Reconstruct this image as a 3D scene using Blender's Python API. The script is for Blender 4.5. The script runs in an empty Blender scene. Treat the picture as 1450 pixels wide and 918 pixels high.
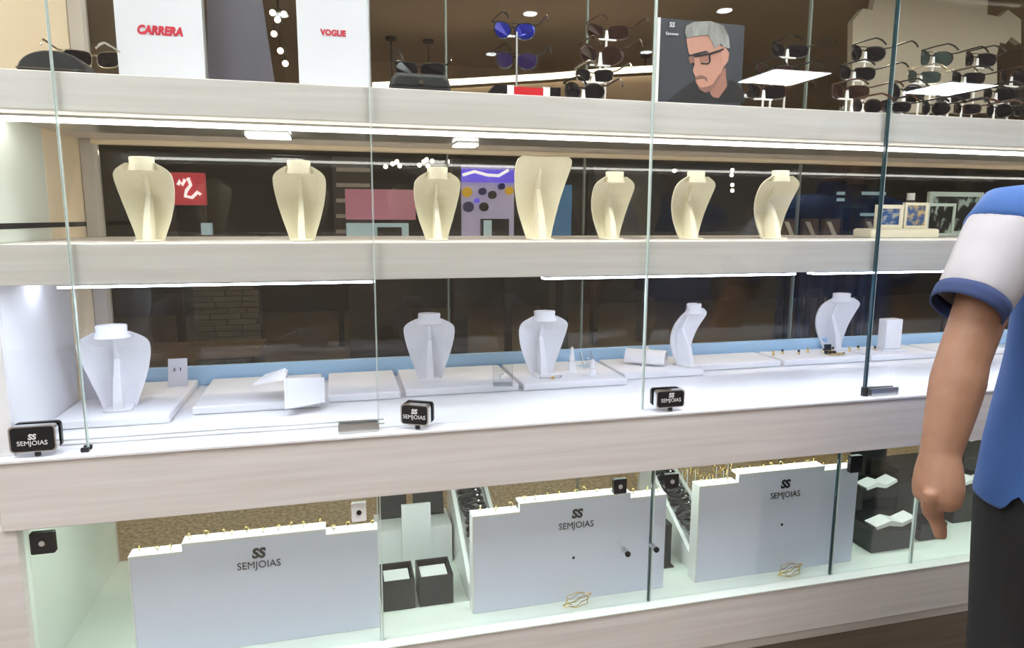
import bpy, math, random
from mathutils import Vector, Matrix
random.seed(7)
R = math.radians
scene = bpy.context.scene
COL = scene.collection

# ------------------------------------------------------------------ camera
FPX = 966.5
YAW, PIT, ROL = R(14.42), R(-8.843), R(0.267)
CAM = Vector((0.0, -1.55, 1.40))
FW = Vector((math.sin(YAW)*math.cos(PIT), math.cos(YAW)*math.cos(PIT), math.sin(PIT)))
_r = Vector((math.cos(YAW), -math.sin(YAW), 0)); _u = _r.cross(FW)
RT = _r*math.cos(ROL) + _u*math.sin(ROL); UP = -_r*math.sin(ROL) + _u*math.cos(ROL)
cd = bpy.data.cameras.new('camera'); cam = bpy.data.objects.new('camera', cd); COL.objects.link(cam)
cd.sensor_fit = 'HORIZONTAL'; cd.sensor_width = 36; cd.lens = FPX*36/1450; cd.clip_start = .02
m = Matrix((RT, UP, -FW)).transposed().to_4x4(); m.translation = CAM; cam.matrix_world = m
scene.camera = cam
# ------------------------------------------------------------------ world, exposure
w = bpy.data.worlds.new('World'); scene.world = w; w.use_nodes = True
w.node_tree.nodes['Background'].inputs[0].default_value = (.95, .88, .80, 1)
w.node_tree.nodes['Background'].inputs[1].default_value = .05
vs = scene.view_settings
vs.view_transform = 'Standard'; vs.look = 'None'; vs.gamma = 1; vs.use_curve_mapping = False; vs.exposure = 0.38
scene.cycles.transparent_max_bounces = 24
scene.cycles.max_bounces = 8

CEIL_L = 17.0        # shop ceiling panels, reflected ones and added fill
LED_TOP = 17.0        # led under cabinet top (row of sunglasses)
LED_A = 8.0          # led under top shelf (cream busts)
LED_B = 19.0         # led under middle shelf (white busts)
LED_C = 12.0          # led under counter
MALL_D = 165.0        # mall downlights

def ray(px, py): return FW*FPX + RT*(px-725) + UP*(459-py)
def UY(px, py, Y): d = ray(px, py); return CAM + d*((Y-CAM.y)/d.y)
def UZ(px, py, Z): d = ray(px, py); return CAM + d*((Z-CAM.z)/d.z)
def UD(px, py, D): return CAM + ray(px, py)*(D/FPX)

# ------------------------------------------------------------------ materials
def mat(name, col, rough=.5, metal=0, spec=.5, emit=None, es=0, noise=None, bump=None, trans=0, sheen=0, alpha=1):
    mt = bpy.data.materials.new(name); mt.use_nodes = True
    nt = mt.node_tree; b = nt.nodes['Principled BSDF']
    b.inputs['Base Color'].default_value = (*col, 1); b.inputs['Roughness'].default_value = rough
    b.inputs['Metallic'].default_value = metal; b.inputs['Specular IOR Level'].default_value = spec
    b.inputs['Transmission Weight'].default_value = trans; b.inputs['Sheen Weight'].default_value = sheen
    b.inputs['Alpha'].default_value = alpha
    if emit: b.inputs['Emission Color'].default_value = (*emit, 1); b.inputs['Emission Strength'].default_value = es
    if noise:   # (second colour, scale xyz, detail, lo, hi)
        c2, sc, det, lo, hi = noise
        tc = nt.nodes.new('ShaderNodeTexCoord'); mp = nt.nodes.new('ShaderNodeMapping'); mp.inputs['Scale'].default_value = sc
        nz = nt.nodes.new('ShaderNodeTexNoise'); nz.inputs['Scale'].default_value = 1; nz.inputs['Detail'].default_value = det
        rp = nt.nodes.new('ShaderNodeValToRGB')
        rp.color_ramp.elements[0].position = lo; rp.color_ramp.elements[0].color = (*col, 1)
        rp.color_ramp.elements[1].position = hi; rp.color_ramp.elements[1].color = (*c2, 1)
        nt.links.new(tc.outputs['Object'], mp.inputs['Vector']); nt.links.new(mp.outputs[0], nz.inputs['Vector'])
        nt.links.new(nz.outputs['Fac'], rp.inputs[0]); nt.links.new(rp.outputs[0], b.inputs['Base Color'])
        if bump:
            bp = nt.nodes.new('ShaderNodeBump'); bp.inputs['Strength'].default_value = bump; bp.inputs['Distance'].default_value = .002
            nt.links.new(nz.outputs['Fac'], bp.inputs['Height']); nt.links.new(bp.outputs[0], b.inputs['Normal'])
    return mt

def glass_mat(name, tint=(.97, .985, .975), f0=.04, top=.96):
    mt = bpy.data.materials.new(name); mt.use_nodes = True; nt = mt.node_tree; nt.nodes.clear()
    out = nt.nodes.new('ShaderNodeOutputMaterial'); mx = nt.nodes.new('ShaderNodeMixShader')
    tr = nt.nodes.new('ShaderNodeBsdfTransparent'); tr.inputs[0].default_value = (*tint, 1)
    gl = nt.nodes.new('ShaderNodeBsdfGlossy'); gl.inputs['Roughness'].default_value = 0; gl.inputs[0].default_value = (1, 1, 1, 1)
    lw = nt.nodes.new('ShaderNodeLayerWeight'); lw.inputs[0].default_value = .5
    pw = nt.nodes.new('ShaderNodeMath'); pw.operation = 'POWER'; pw.inputs[1].default_value = 5
    ma = nt.nodes.new('ShaderNodeMath'); ma.operation = 'MULTIPLY_ADD'; ma.inputs[1].default_value = top; ma.inputs[2].default_value = f0
    nt.links.new(lw.outputs['Facing'], pw.inputs[0]); nt.links.new(pw.outputs[0], ma.inputs[0]); nt.links.new(ma.outputs[0], mx.inputs[0])
    nt.links.new(tr.outputs[0], mx.inputs[1]); nt.links.new(gl.outputs[0], mx.inputs[2]); nt.links.new(mx.outputs[0], out.inputs[0])
    return mt

M = {}
M['wood'] = mat('whitewashed_wood', (.65, .595, .56), .45, noise=((.75, .71, .685), (2.2, 40, 60), 5, .3, .7), bump=.08)
M['wood_dark'] = mat('plinth_wood', (.20, .15, .11), .5, noise=((.26, .20, .15), (2, 40, 60), 4, .3, .7))
M['white'] = mat('white_lacquer', (.86, .86, .88), .25)
M['laminate'] = mat('pale_laminate', (.80, .86, .80), .3)
M['cream'] = mat('cream_panel', (.96, .83, .63), .5)
M['post'] = mat('pale_grey_post', (.62, .60, .58), .45)
M['glass'] = glass_mat('clear_glass')
M['backglass'] = glass_mat('window_glass', (.84, .84, .83), .035)
M['acrylic'] = glass_mat('clear_acrylic', (.93, .95, .96), .06)
M['edge'] = mat('glass_edge', (.60, .70, .66), .15, spec=.8)
M['edge_dark'] = mat('glass_edge_dark', (.02, .05, .06), .15, spec=.8)
M['joint'] = mat('glass_joint_grey', (.20, .24, .22), .2)
M['alu'] = mat('brushed_aluminium', (.62, .62, .61), .3, .9)
M['ledA'] = mat('led_neutral', (1, 1, 1), .5, emit=(1, .97, .90), es=LED_A)
M['ledB'] = mat('led_cool', (1, 1, 1), .5, emit=(.76, .81, 1), es=LED_B)
M['ledC'] = mat('led_green_white', (1, 1, 1), .5, emit=(.88, 1, .93), es=LED_C)
M['ledT'] = mat('led_warm', (1, 1, 1), .5, emit=(1, .90, .76), es=LED_TOP)
M['panel'] = mat('ceiling_or_fill_panel_light', (1, 1, 1), .5, emit=(.93, .965, 1), es=CEIL_L)
M['bust_cream'] = mat('cream_linen', (.86, .80, .62), .8, noise=((.92, .87, .70), (260, 260, 260), 2, .3, .7), bump=.2, sheen=.2)
M['bust_white'] = mat('white_leatherette', (.86, .86, .89), .5, noise=((.91, .91, .93), (180, 180, 180), 2, .3, .7), bump=.1)
M['tray'] = mat('white_tray_suede', (.87, .87, .90), .7)
M['bluestrip'] = mat('pale_blue_film', (.46, .70, .92), .3)
M['black'] = mat('black_plastic', (.012, .012, .014), .25)
M['blackmatte'] = mat('black_matte', (.015, .015, .017), .6)
M['charcoal'] = mat('charcoal_box', (.018, .019, .021), .45)
M['chrome'] = mat('chrome', (.75, .75, .76), .12, 1)
M['gold'] = mat('gold', (.85, .63, .25), .25, 1)
M['paleboard'] = mat('pale_display_board', (.76, .80, .96), .45)
M['card'] = mat('white_card', (.74, .74, .80), .4)
M['slate'] = mat('slate_card', (.12, .115, .14), .35)
M['red'] = mat('red_print', (.62, .02, .05), .5)
M['redbox'] = mat('red_box', (.55, .01, .02), .4)
M['ink'] = mat('black_print', (.02, .02, .025), .5)
M['inkwhite'] = mat('white_print', (.8, .8, .8), .5)
M['lens_dark'] = mat('dark_lens', (.012, .010, .012), .12, spec=.2)
M['lens_brown'] = mat('brown_lens', (.03, .014, .012), .12, spec=.2)
M['lens_blue'] = mat('blue_mirror_lens', (.012, .018, .30), .12, .3)
M['lens_purple'] = mat('purple_lens', (.02, .01, .07), .08, spec=.7)
M['lens_green'] = mat('green_lens', (.035, .05, .045), .12, spec=.2)
M['frame_black'] = mat('black_frame', (.01, .01, .01), .25)
M['frame_brown'] = mat('tortoise_frame', (.05, .02, .01), .25)
M['frame_metal'] = mat('metal_frame', (.5, .45, .36), .25, 1)
M['white_stand'] = mat('white_stand', (.82, .82, .82), .3)
M['skin'] = mat('skin', (.31, .155, .092), .55, noise=((.36, .19, .115), (30, 30, 30), 3, .3, .7))
M['hair'] = mat('dark_hair', (.02, .014, .01), .6)
M['polo'] = mat('blue_polo_cotton', (.036, .105, .32), .85, noise=((.043, .12, .35), (500, 500, 500), 2, .3, .7), sheen=.1)
M['navy'] = mat('navy_rib', (.03, .05, .14), .85)
M['sleeve'] = mat('white_sleeve_cotton', (.44, .42, .445), .85, noise=((.48, .46, .485), (12, 12, 12), 3, .35, .65))
M['trouser'] = mat('black_trouser_cloth', (.012, .012, .013), .85)
M['shoe'] = mat('black_leather', (.01, .01, .01), .35)
M['granite'] = mat('speckled_granite', (.24, .19, .10), .35, noise=((.68, .58, .36), (55, 55, 55), 8, .38, .68))
M['mall_brown'] = mat('brown_ceiling', (.62, .48, .35), .7)
M['mall_dark'] = mat('dark_wall', (.020, .018, .017), .35)
M['mall_stone'] = mat('ledge_stone', (.07, .064, .054), .7, noise=((.13, .12, .10), (9, 9, 30), 4, .3, .7))
M['shopwall'] = mat('shop_wall', (.58, .52, .46), .7)
M['shopfloor'] = mat('shop_floor_tile', (.42, .36, .31), .2, noise=((.50, .44, .39), (3, 3, 3), 4, .3, .7))
M['shopceil'] = mat('shop_ceiling', (.62, .58, .54), .8)
M['palegrey'] = mat('pale_grey_matte', (.88, .88, .83), .7)  # pale tone of slats, stripes and the added sheet imitating a reflection

# ------------------------------------------------------------------ mesh helpers
class MB:
    def __init__(s): s.v = []; s.f = []
    def add(s, v, f):
        o = len(s.v); s.v += [Vector(p) for p in v]; s.f += [tuple(i+o for i in q) for q in f]; return s
    def box(s, x0, x1, y0, y1, z0, z1):
        return s.add([(x0, y0, z0), (x1, y0, z0), (x1, y1, z0), (x0, y1, z0), (x0, y0, z1), (x1, y0, z1), (x1, y1, z1), (x0, y1, z1)],
                     [(0, 3, 2, 1), (4, 5, 6, 7), (0, 1, 5, 4), (1, 2, 6, 5), (2, 3, 7, 6), (3, 0, 4, 7)])
    def rbox(s, x0, x1, y0, y1, z0, z1, r, axis='y', n=4):
        """box with rounded corners seen along an axis"""
        def corner(a0, a1, b0, b1):
            pts = []
            for cx, cy, st in ((a1-r, b1-r, 0), (a0+r, b1-r, 90), (a0+r, b0+r, 180), (a1-r, b0+r, 270)):
                for k in range(n+1):
                    a = R(st+90*k/n); pts.append((cx+r*math.cos(a), cy+r*math.sin(a)))
            return pts
        if axis == 'y':
            pts = corner(x0, x1, z0, z1); return s.prism([(a, y0, b) for a, b in pts], (0, y1-y0, 0))
        if axis == 'z':
            pts = corner(x0, x1, y0, y1); return s.prism([(a, b, z0) for a, b in pts], (0, 0, z1-z0))
        pts = corner(y0, y1, z0, z1); return s.prism([(x0, a, b) for a, b in pts], (x1-x0, 0, 0))
    def prism(s, pts, d):
        n = len(pts); d = Vector(d); p = [Vector(q) for q in pts]
        return s.add(p+[q+d for q in p], [tuple(range(n)), tuple(range(2*n-1, n-1, -1))] + [(i, i+n, (i+1) % n+n, (i+1) % n) for i in range(n)])
    def loft(s, rings, cap=True, closed=False):
        n = len(rings[0]); v = [p for r_ in rings for p in r_]; f = []
        k = len(rings)
        for i in range(k if closed else k-1):
            for j in range(n):
                a = i*n; b = ((i+1) % k)*n; f.append((a+j, a+(j+1) % n, b+(j+1) % n, b+j))
        if cap and not closed: f += [tuple(range(n-1, -1, -1)), tuple(range((k-1)*n, k*n))]
        return s.add(v, f)
    def tube(s, path, rad, n=8, closed=False, cap=True):
        p = [Vector(q) for q in path]; k = len(p); rings = []
        rad = rad if isinstance(rad, (list, tuple)) else [rad]*k
        prev = None
        for i in range(k):
            t = (p[(i+1) % k]-p[i-1]) if closed else (p[min(i+1, k-1)]-p[max(i-1, 0)])
            t.normalize()
            a = prev if prev is not None else (Vector((0, 0, 1)) if abs(t.z) < .9 else Vector((1, 0, 0)))
            b = (a - t*a.dot(t)).normalized(); c = t.cross(b); prev = b
            rr = rad[i]; ra, rb = rr if isinstance(rr, tuple) else (rr, rr)
            rings.append([p[i]+b*ra*math.cos(2*math.pi*j/n)+c*rb*math.sin(2*math.pi*j/n) for j in range(n)])
        return s.loft(rings, cap, closed)
    def ring(s, c, rad, thick, nrm=(0, 1, 0), n=16, m_=6):
        nrm = Vector(nrm).normalized(); a = nrm.orthogonal().normalized(); b = nrm.cross(a); c = Vector(c)
        return s.tube([c+a*rad*math.cos(2*math.pi*i/n)+b*rad*math.sin(2*math.pi*i/n) for i in range(n)], thick, m_, closed=True)
    def cyl(s, c, rad, h, n=16, axis='z', r2=None):
        c = Vector(c); r2 = rad if r2 is None else r2
        d = {'z': Vector((0, 0, 1)), 'y': Vector((0, 1, 0)), 'x': Vector((1, 0, 0))}[axis]
        a = d.orthogonal().normalized(); b = d.cross(a)
        g = lambda q, rr: [q+a*rr*math.cos(2*math.pi*j/n)+b*rr*math.sin(2*math.pi*j/n) for j in range(n)]
        return s.loft([g(c, rad), g(c+d*h, r2)])
    def sphere(s, c, r, n=12, k=8):
        rx, ry, rz = r if isinstance(r, tuple) else (r, r, r); c = Vector(c); rings = []
        for i in range(k+1):
            t = math.pi*(i+.02)/(k+.04); rings.append([c+Vector((rx*math.sin(t)*math.cos(2*math.pi*j/n), ry*math.sin(t)*math.sin(2*math.pi*j/n), -rz*math.cos(t))) for j in range(n)])
        return s.loft(rings)
    def shift(s, d): d = Vector(d); s.v = [q+d for q in s.v]; return s

def obj(name, mb, mt, parent=None, origin=None, bevel=0, smooth=False, sharp=35):
    o3 = Vector(origin) if origin is not None else Vector((0, 0, 0))
    me = bpy.data.meshes.new(name); me.from_pydata([tuple(q-o3) for q in mb.v], [], mb.f); me.update()
    import bmesh
    bm = bmesh.new(); bm.from_mesh(me); bmesh.ops.recalc_face_normals(bm, faces=bm.faces[:]); bm.to_mesh(me); bm.free()
    me.materials.append(M[mt] if isinstance(mt, str) else mt)
    o = bpy.data.objects.new(name, me); COL.objects.link(o); o.location = o3
    if parent: o.parent = parent
    if smooth:
        me.polygons.foreach_set('use_smooth', [True]*len(me.polygons))
        try: me.set_sharp_from_angle(angle=R(sharp))
        except Exception: pass
    if bevel:
        b = o.modifiers.new('bevel', 'BEVEL'); b.width = bevel; b.segments = 2; b.limit_method = 'ANGLE'
    return o
def tag(o, label=None, cat=None, group=None, kind=None):
    for k, v in (('label', label), ('category', cat), ('group', group), ('kind', kind)):
        if v: o[k] = v
    return o
def thing(name, label, cat, loc=(0, 0, 0), rz=0, group=None):
    o = bpy.data.objects.new(name, None); COL.objects.link(o); o.location = loc; o.rotation_euler = (0, 0, rz)
    o.empty_display_size = .02
    return tag(o, label, cat, group)
def copy_tree(o, parent=None):
    c = o.copy(); COL.objects.link(c); c.parent = parent
    for ch in list(o.children): copy_tree(ch, c)
    return c
def text_mb(txt, size, depth=.0006, shear=0, bold=0, align='CENTER', sx=1):
    c = bpy.data.curves.new('lettering', 'FONT'); c.body = txt; c.size = size; c.extrude = depth; c.shear = shear; c.offset = bold
    c.align_x = align; c.align_y = 'CENTER'; c.resolution_u = 3
    o = bpy.data.objects.new('lettering', c); COL.objects.link(o); bpy.context.view_layer.update()
    me = o.to_mesh(); mb = MB()
    mb.add([(v.co.x*sx, -v.co.z, v.co.y) for v in me.vertices], [tuple(p.vertices) for p in me.polygons])
    o.to_mesh_clear(); bpy.data.objects.remove(o); bpy.data.curves.remove(c)
    return mb
def struct(name, mb, mt, label=None, **k): return tag(obj(name, mb, mt, **k), label, None, None, 'structure')

# ------------------------------------------------------------------ shop shell and mall shell
XL, XR = -.665, 3.3
struct('floor', MB().box(-5, 9, -6.5, .0, -.05, 0), 'shopfloor')
struct('ceiling', MB().box(-5, 9, -6.5, .02, 2.75, 2.85), 'shopceil')
struct('wall_back', MB().box(-5, 9, -6.6, -6.5, 0, 2.75), 'shopwall')
struct('wall_left', MB().box(-5.1, -5, -6.5, 0, 0, 2.75), 'shopwall')
struct('wall_right', MB().box(9, 9.1, -6.5, 0, 0, 2.75), 'shopwall')
struct('wall_front', MB().box(-5, -.76, 0.02, .6, 0, 2.75), 'cream')
struct('wall_bulkhead', MB().box(-.76, 9, 0.02, .66, 2.531, 2.75), 'shopwall')
struct('floor_mall', MB().box(-9, 16, .66, 11, -.05, 0), 'granite')
struct('ceiling_mall', MB().box(-9, 16, .66, 11, 3.3, 3.4), 'mall_brown')
struct('wall_mall', MB().box(-9, 16, 9.0, 9.1, 0, 3.3), 'mall_dark')
struct('wall_mall_bulkhead', MB().box(-9, 16, 7.4, 9.0, 2.35, 3.3), 'mall_brown')

# shop ceiling light panels (two reflect in the front glass; the rest are unseen, added as fill)
def ceiling_or_fill_panel(x, y, i):
    t = thing('ceiling_or_fill_light', 'square white LED panel in the shop ceiling, reflected in the glass or unseen added fill', 'ceiling light', (x, y, 2.75), 0, 'shop ceiling panels and added fill')
    obj('frame', MB().box(-.32, .32, -.32, .32, -.012, -.001), 'alu', t)
    obj('diffuser', MB().box(-.295, .295, -.295, .295, -.018, -.013), 'panel', t)
for i, (x, y) in enumerate([(4.2, -4.35), (6.2, -4.40), (-2.4, -.70), (-.9, -.70), (.6, -.70), (1.8, -.70), (-2.3, -2.6), (-2.3, -1.65)]):
    ceiling_or_fill_panel(x, y, i)
for x, y in [(1.3, -3.0), (2.5, -2.6), (-.3, -2.3)]:
    t = thing('downlight', 'small round recessed downlight in the shop ceiling', 'downlight', (x, y, 2.75), 0, 'shop downlights')
    obj('bezel', MB().cyl((0, 0, -.012), .06, .011), 'alu', t); obj('lamp', MB().cyl((0, 0, -.016), .045, .003), 'panel', t)

# mall downlights near the window
M['mallspot'] = mat('mall_lamp', (1, 1, 1), .5, emit=(1, .88, .70), es=MALL_D)
for k, x in enumerate((-1.6, .2, 2.0, 3.8, 5.6)):
    t = thing('downlight', 'round downlight recessed in the brown mall ceiling by the window', 'downlight', (x, 1.9, 3.3), 0, 'mall downlights')
    obj('bezel', MB().cyl((0, 0, -.02), .14, .019), 'alu', t); obj('lamp', MB().cyl((0, 0, -.026), .11, .005), 'mallspot', t)

# ------------------------------------------------------------------ display cabinet
SH = .04        # set-back of upper shelf fronts
ZT1, ZT0 = 1.683, 1.607
ZS1, ZS0 = 1.343, 1.2585
ZC1, ZC0 = .904, .7506
ZB1, ZB0 = .365, .22
YB = .60        # back of shelves
cab = thing('display_cabinet', 'long whitewashed wooden display cabinet with open glazed shelves', 'cabinet', (0, .3, 0))
co = Vector((0, .3, 0))
def cpart(name, mb, mt, bevel=.002, label=None, parent=None):
    o = obj(name, mb.shift(-co), mt, parent or cab, bevel=bevel)
    if label: o['label'] = label
    return o
sh1 = cpart('upper_shelf', MB().box(-.72, XR, SH, YB, ZT0, ZT1), 'wood')
sh2 = cpart('middle_shelf', MB().box(-.72, XR, SH, YB, ZS0, ZS1), 'wood')
ctr = cpart('counter_fascia', MB().box(-.69, XR, 0, .025, ZC0, ZC1-.006), 'wood')
ctop = cpart('counter_top', MB().box(-.69, XR, -.004, .66, ZC1-.006, ZC1), 'white', .001, 'glossy white counter top')
cpart('counter_box', MB().box(-.69, XR, .026, .62, ZC0+.012, ZC1-.007), 'laminate')
cpart('track', MB().box(XL, .10, .075, .079, ZC1, ZC1+.003), 'alu', 0)
cpart('track', MB().box(XL, .10, .11, .114, ZC1, ZC1+.003), 'alu', 0)
cpart('bottom_fascia', MB().box(-.69, XR, 0, .025, ZB0, ZB1-.004), 'wood')
cpart('bottom_board', MB().box(-.69, XR, -.003, .62, ZB1-.004, ZB1), 'laminate', .001)
cpart('plinth_trim', MB().box(-.69, XR, .012, .03, .185, .212), 'wood')
cpart('plinth', MB().box(-.69, XR, .05, .62, 0, .2195), 'wood_dark')
cpart('side_post', MB().box(-.76, XL-.001, .006, .62, 0, ZC0), 'wood')
cpart('side_panel', MB().box(XL-.006, XL, .03, YB-.001, ZB1, ZC0), 'laminate')
cpart('side_panel', MB().box(XL-.054, XL, .03, .42, ZC1, ZS0), 'white')
cpart('side_panel', MB().box(XL-.054, XL, .42, YB, ZC1, ZS0), 'cream', .001)
cpart('side_panel', MB().box(XL-.054, XL, .03, .34, ZS1, ZT0), 'laminate')
cpart('side_panel', MB().box(XL-.054, XL, .34, YB, ZS1, ZT0), 'cream', .001)
cpart('side_panel', MB().box(XL-.054, XL, .03, YB, ZT1, 2.45), 'cream')
cpart('slot', MB().box(XL-.001, XL+.0015, .03, YB-.002, 1.372, 1.384), 'black', 0, 'black slot line on side panel')
for z0, z1 in ((ZC1, ZS0), (ZS1, ZT0), (ZT1, 2.45)):
    cpart('back_post', MB().box(-.664, -.630, YB-.02, YB+.03, z0, z1), 'post')
cpart('top_board', MB().box(-.72, XR, SH, .66, 2.45, 2.53), 'wood')
cpart('back_rail', MB().box(-.63, XR, .56, YB, ZT0-.013, ZT0-.0005), 'cream', .001, 'cream wooden rail under the upper shelf')
# led profiles
def led(name, x0, x1, y0, y1, z, mt, parent, h=.012):
    p = cpart(name, MB().box(x0, x1, y0-.004, y1+.004, z-.005, z-.0005), 'alu', 0, None, parent)
    obj('led_diffuser', MB().box(x0, x1, y0, y1, z-h, z-.0055).shift(-co), mt, p)
led('led_profile', -.66, .02, .11, .14, ZT0, 'ledA', cab); led('led_profile', .02, .9, .11, .14, ZT0, 'ledA', cab); led('led_profile', .9, XR, .11, .14, ZT0, 'ledA', cab)
cpart('dark_channel', MB().box(-.63, XR, .20, .37, ZT0-.006, ZT0-.0005), 'alu', 0)
led('led_connector', -.20, -.10, .22, .30, ZT0-.006, 'ledA', cab, .01)
led('led_connector', .32, .38, .30, .36, ZT0-.006, 'ledA', cab, .01)
led('led_profile', -.57, .08, .07, .10, ZS0, 'ledB', cab, .010); led('led_profile', .50, 1.22, .07, .10, ZS0, 'ledB', cab, .010); led('led_profile', 1.28, XR, .07, .10, ZS0, 'ledB', cab, .010)
led('led_profile', -.60, XR, .12, .15, ZC0+.012, 'ledC', cab, .011)
led('led_profile', -.60, XR, .10, .13, 2.45, 'ledT', cab, .012)
obj('lamp_lens', MB().cyl((-.645, .20-.3, ZS0-.004), .02, .003), 'ledB', cab)

# back glazing (window of the shop to the mall)
def pane(name, x0, x1, y, z0, z1, mt, th=.008): return MB().box(x0, x1, y, y+th, z0, z1)
for n, (z0, z1) in enumerate(((ZC1, ZS0), (ZS1, ZT0-.0), (ZT1, 2.45), (ZB1, ZC0))):
    wn = struct(f'window_{n+1}', MB().box(-.629 if n < 3 else XL, XR, .612, .620, z0, z1), 'backglass')
    for x in (.345, .80, 1.62):
        o = obj('glass_joint', MB().box(x-.0025, x+.0025, .609, .623, z0, z1), 'joint', wn)
blue = obj('sill_strip', MB().box(-.629, XR, .590, .608, ZC1+.0005, .962), 'bluestrip', origin=(1, .60, ZC1), bevel=.002)
tag(blue, 'low pale blue strip along the foot of the shop window', 'sill')

# front glass panels
FG = .03
seams = [-.527, .083, .757, 1.445]
gl_lab = ['narrow clear glass panel beside the cream side wall', 'clear glass panel before the standing white cards',
          'clear glass panel in front of the large neckless bust', 'clear glass panel before the man portrait poster',
          'clear glass panel behind the man in the polo shirt']
lims = [XL+.003]+seams+[XR-.02]
for i in range(5):
    x0, x1 = lims[i]+.0006, lims[i+1]-.0006
    t = thing('glass_screen', gl_lab[i], 'glass screen', ((x0+x1)/2, FG, ZC1))
    obj('pane', MB().box(x0-t.location.x, x1-t.location.x, -.004, .004, .006, 1.545), 'glass', t)
    for e, xx in (('l', x0), ('r', x1)):
        if i == 0 and e == 'l': continue
        dark = (i == 3 and e == 'r')
        ww = .0055 if dark else (.0022 if (i, e) == (2, 'r') else .0009)
        o = obj('polished_edge', MB().box(xx-ww*(e == 'r')-t.location.x, xx+ww*(e == 'l')-t.location.x, -.0045, .0045, .006, 1.545), 'edge_dark' if dark else 'edge', t)

# lock clamps with lettering
def clamp(x, rz, label, w=.086, h=.056):
    t = thing('glass_clamp', label, 'glass clamp', (x, FG, ZC1+.002), rz)
    obj('body', MB().rbox(-w/2, w/2, -.022, -.0062, .010, .010+h, .008), 'chrome', t, smooth=True)
    obj('back_plate', MB().rbox(-w/2, w/2, .0062, .016, .010, .010+h, .008), 'black', t, smooth=True)
    f = obj('face_plate', MB().rbox(-w/2+.004, w/2-.004, -.0245, -.0222, .013, .007+h, .006), 'black', t, smooth=True)
    obj('lettering', text_mb('SS', .016, .0004, .15, .0006).shift((0, -.0252, .043)), 'inkwhite', f)
    obj('lettering', text_mb('SEMJOIAS', .0135, .0004).shift((0, -.0252, .030)), 'inkwhite', f)
    obj('lock_stem', MB().cyl((.004, -.014, 0), .006, .011, 12), 'black', t, smooth=True)
clamp(-.620, 0, 'black lettered lock clamp beside the cream side wall')
clamp(.176, R(-28), 'black lettered lock clamp turned aslant before the upright white bust', .07, .05)
clamp(.825, 0, 'black lettered lock clamp next to the bright vertical glass edge', .08, .046)
for x, lab, mt in ((.037, 'grey metal hinge plate at the foot of the glass joint', 'alu'), (1.500, 'grey metal hinge plate under the dark glass edge', 'alu')):
    t = thing('hinge_plate', lab, 'hinge', (x, FG, ZC1))
    obj('plate', MB().rbox(-.046, .046, -.014, -.0062, .001, .022, .003), mt, t)
    obj('plate', MB().rbox(-.046, .046, .0062, .014, .001, .022, .003), mt, t)
    if x > 1: obj('pivot', MB().cyl((-.057, 0, .0005), .010, .024, 14), 'black', t, smooth=True)
t = thing('hinge_plate', 'small black pivot at the foot of the first glass joint', 'hinge', (-.53, FG, ZC1))
obj('plate', MB().rbox(-.008, .008, -.012, -.0062, .0005, .010, .002), 'black', t)
obj('plate', MB().rbox(-.008, .008, .0062, .012, .0005, .010, .002), 'black', t)

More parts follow.
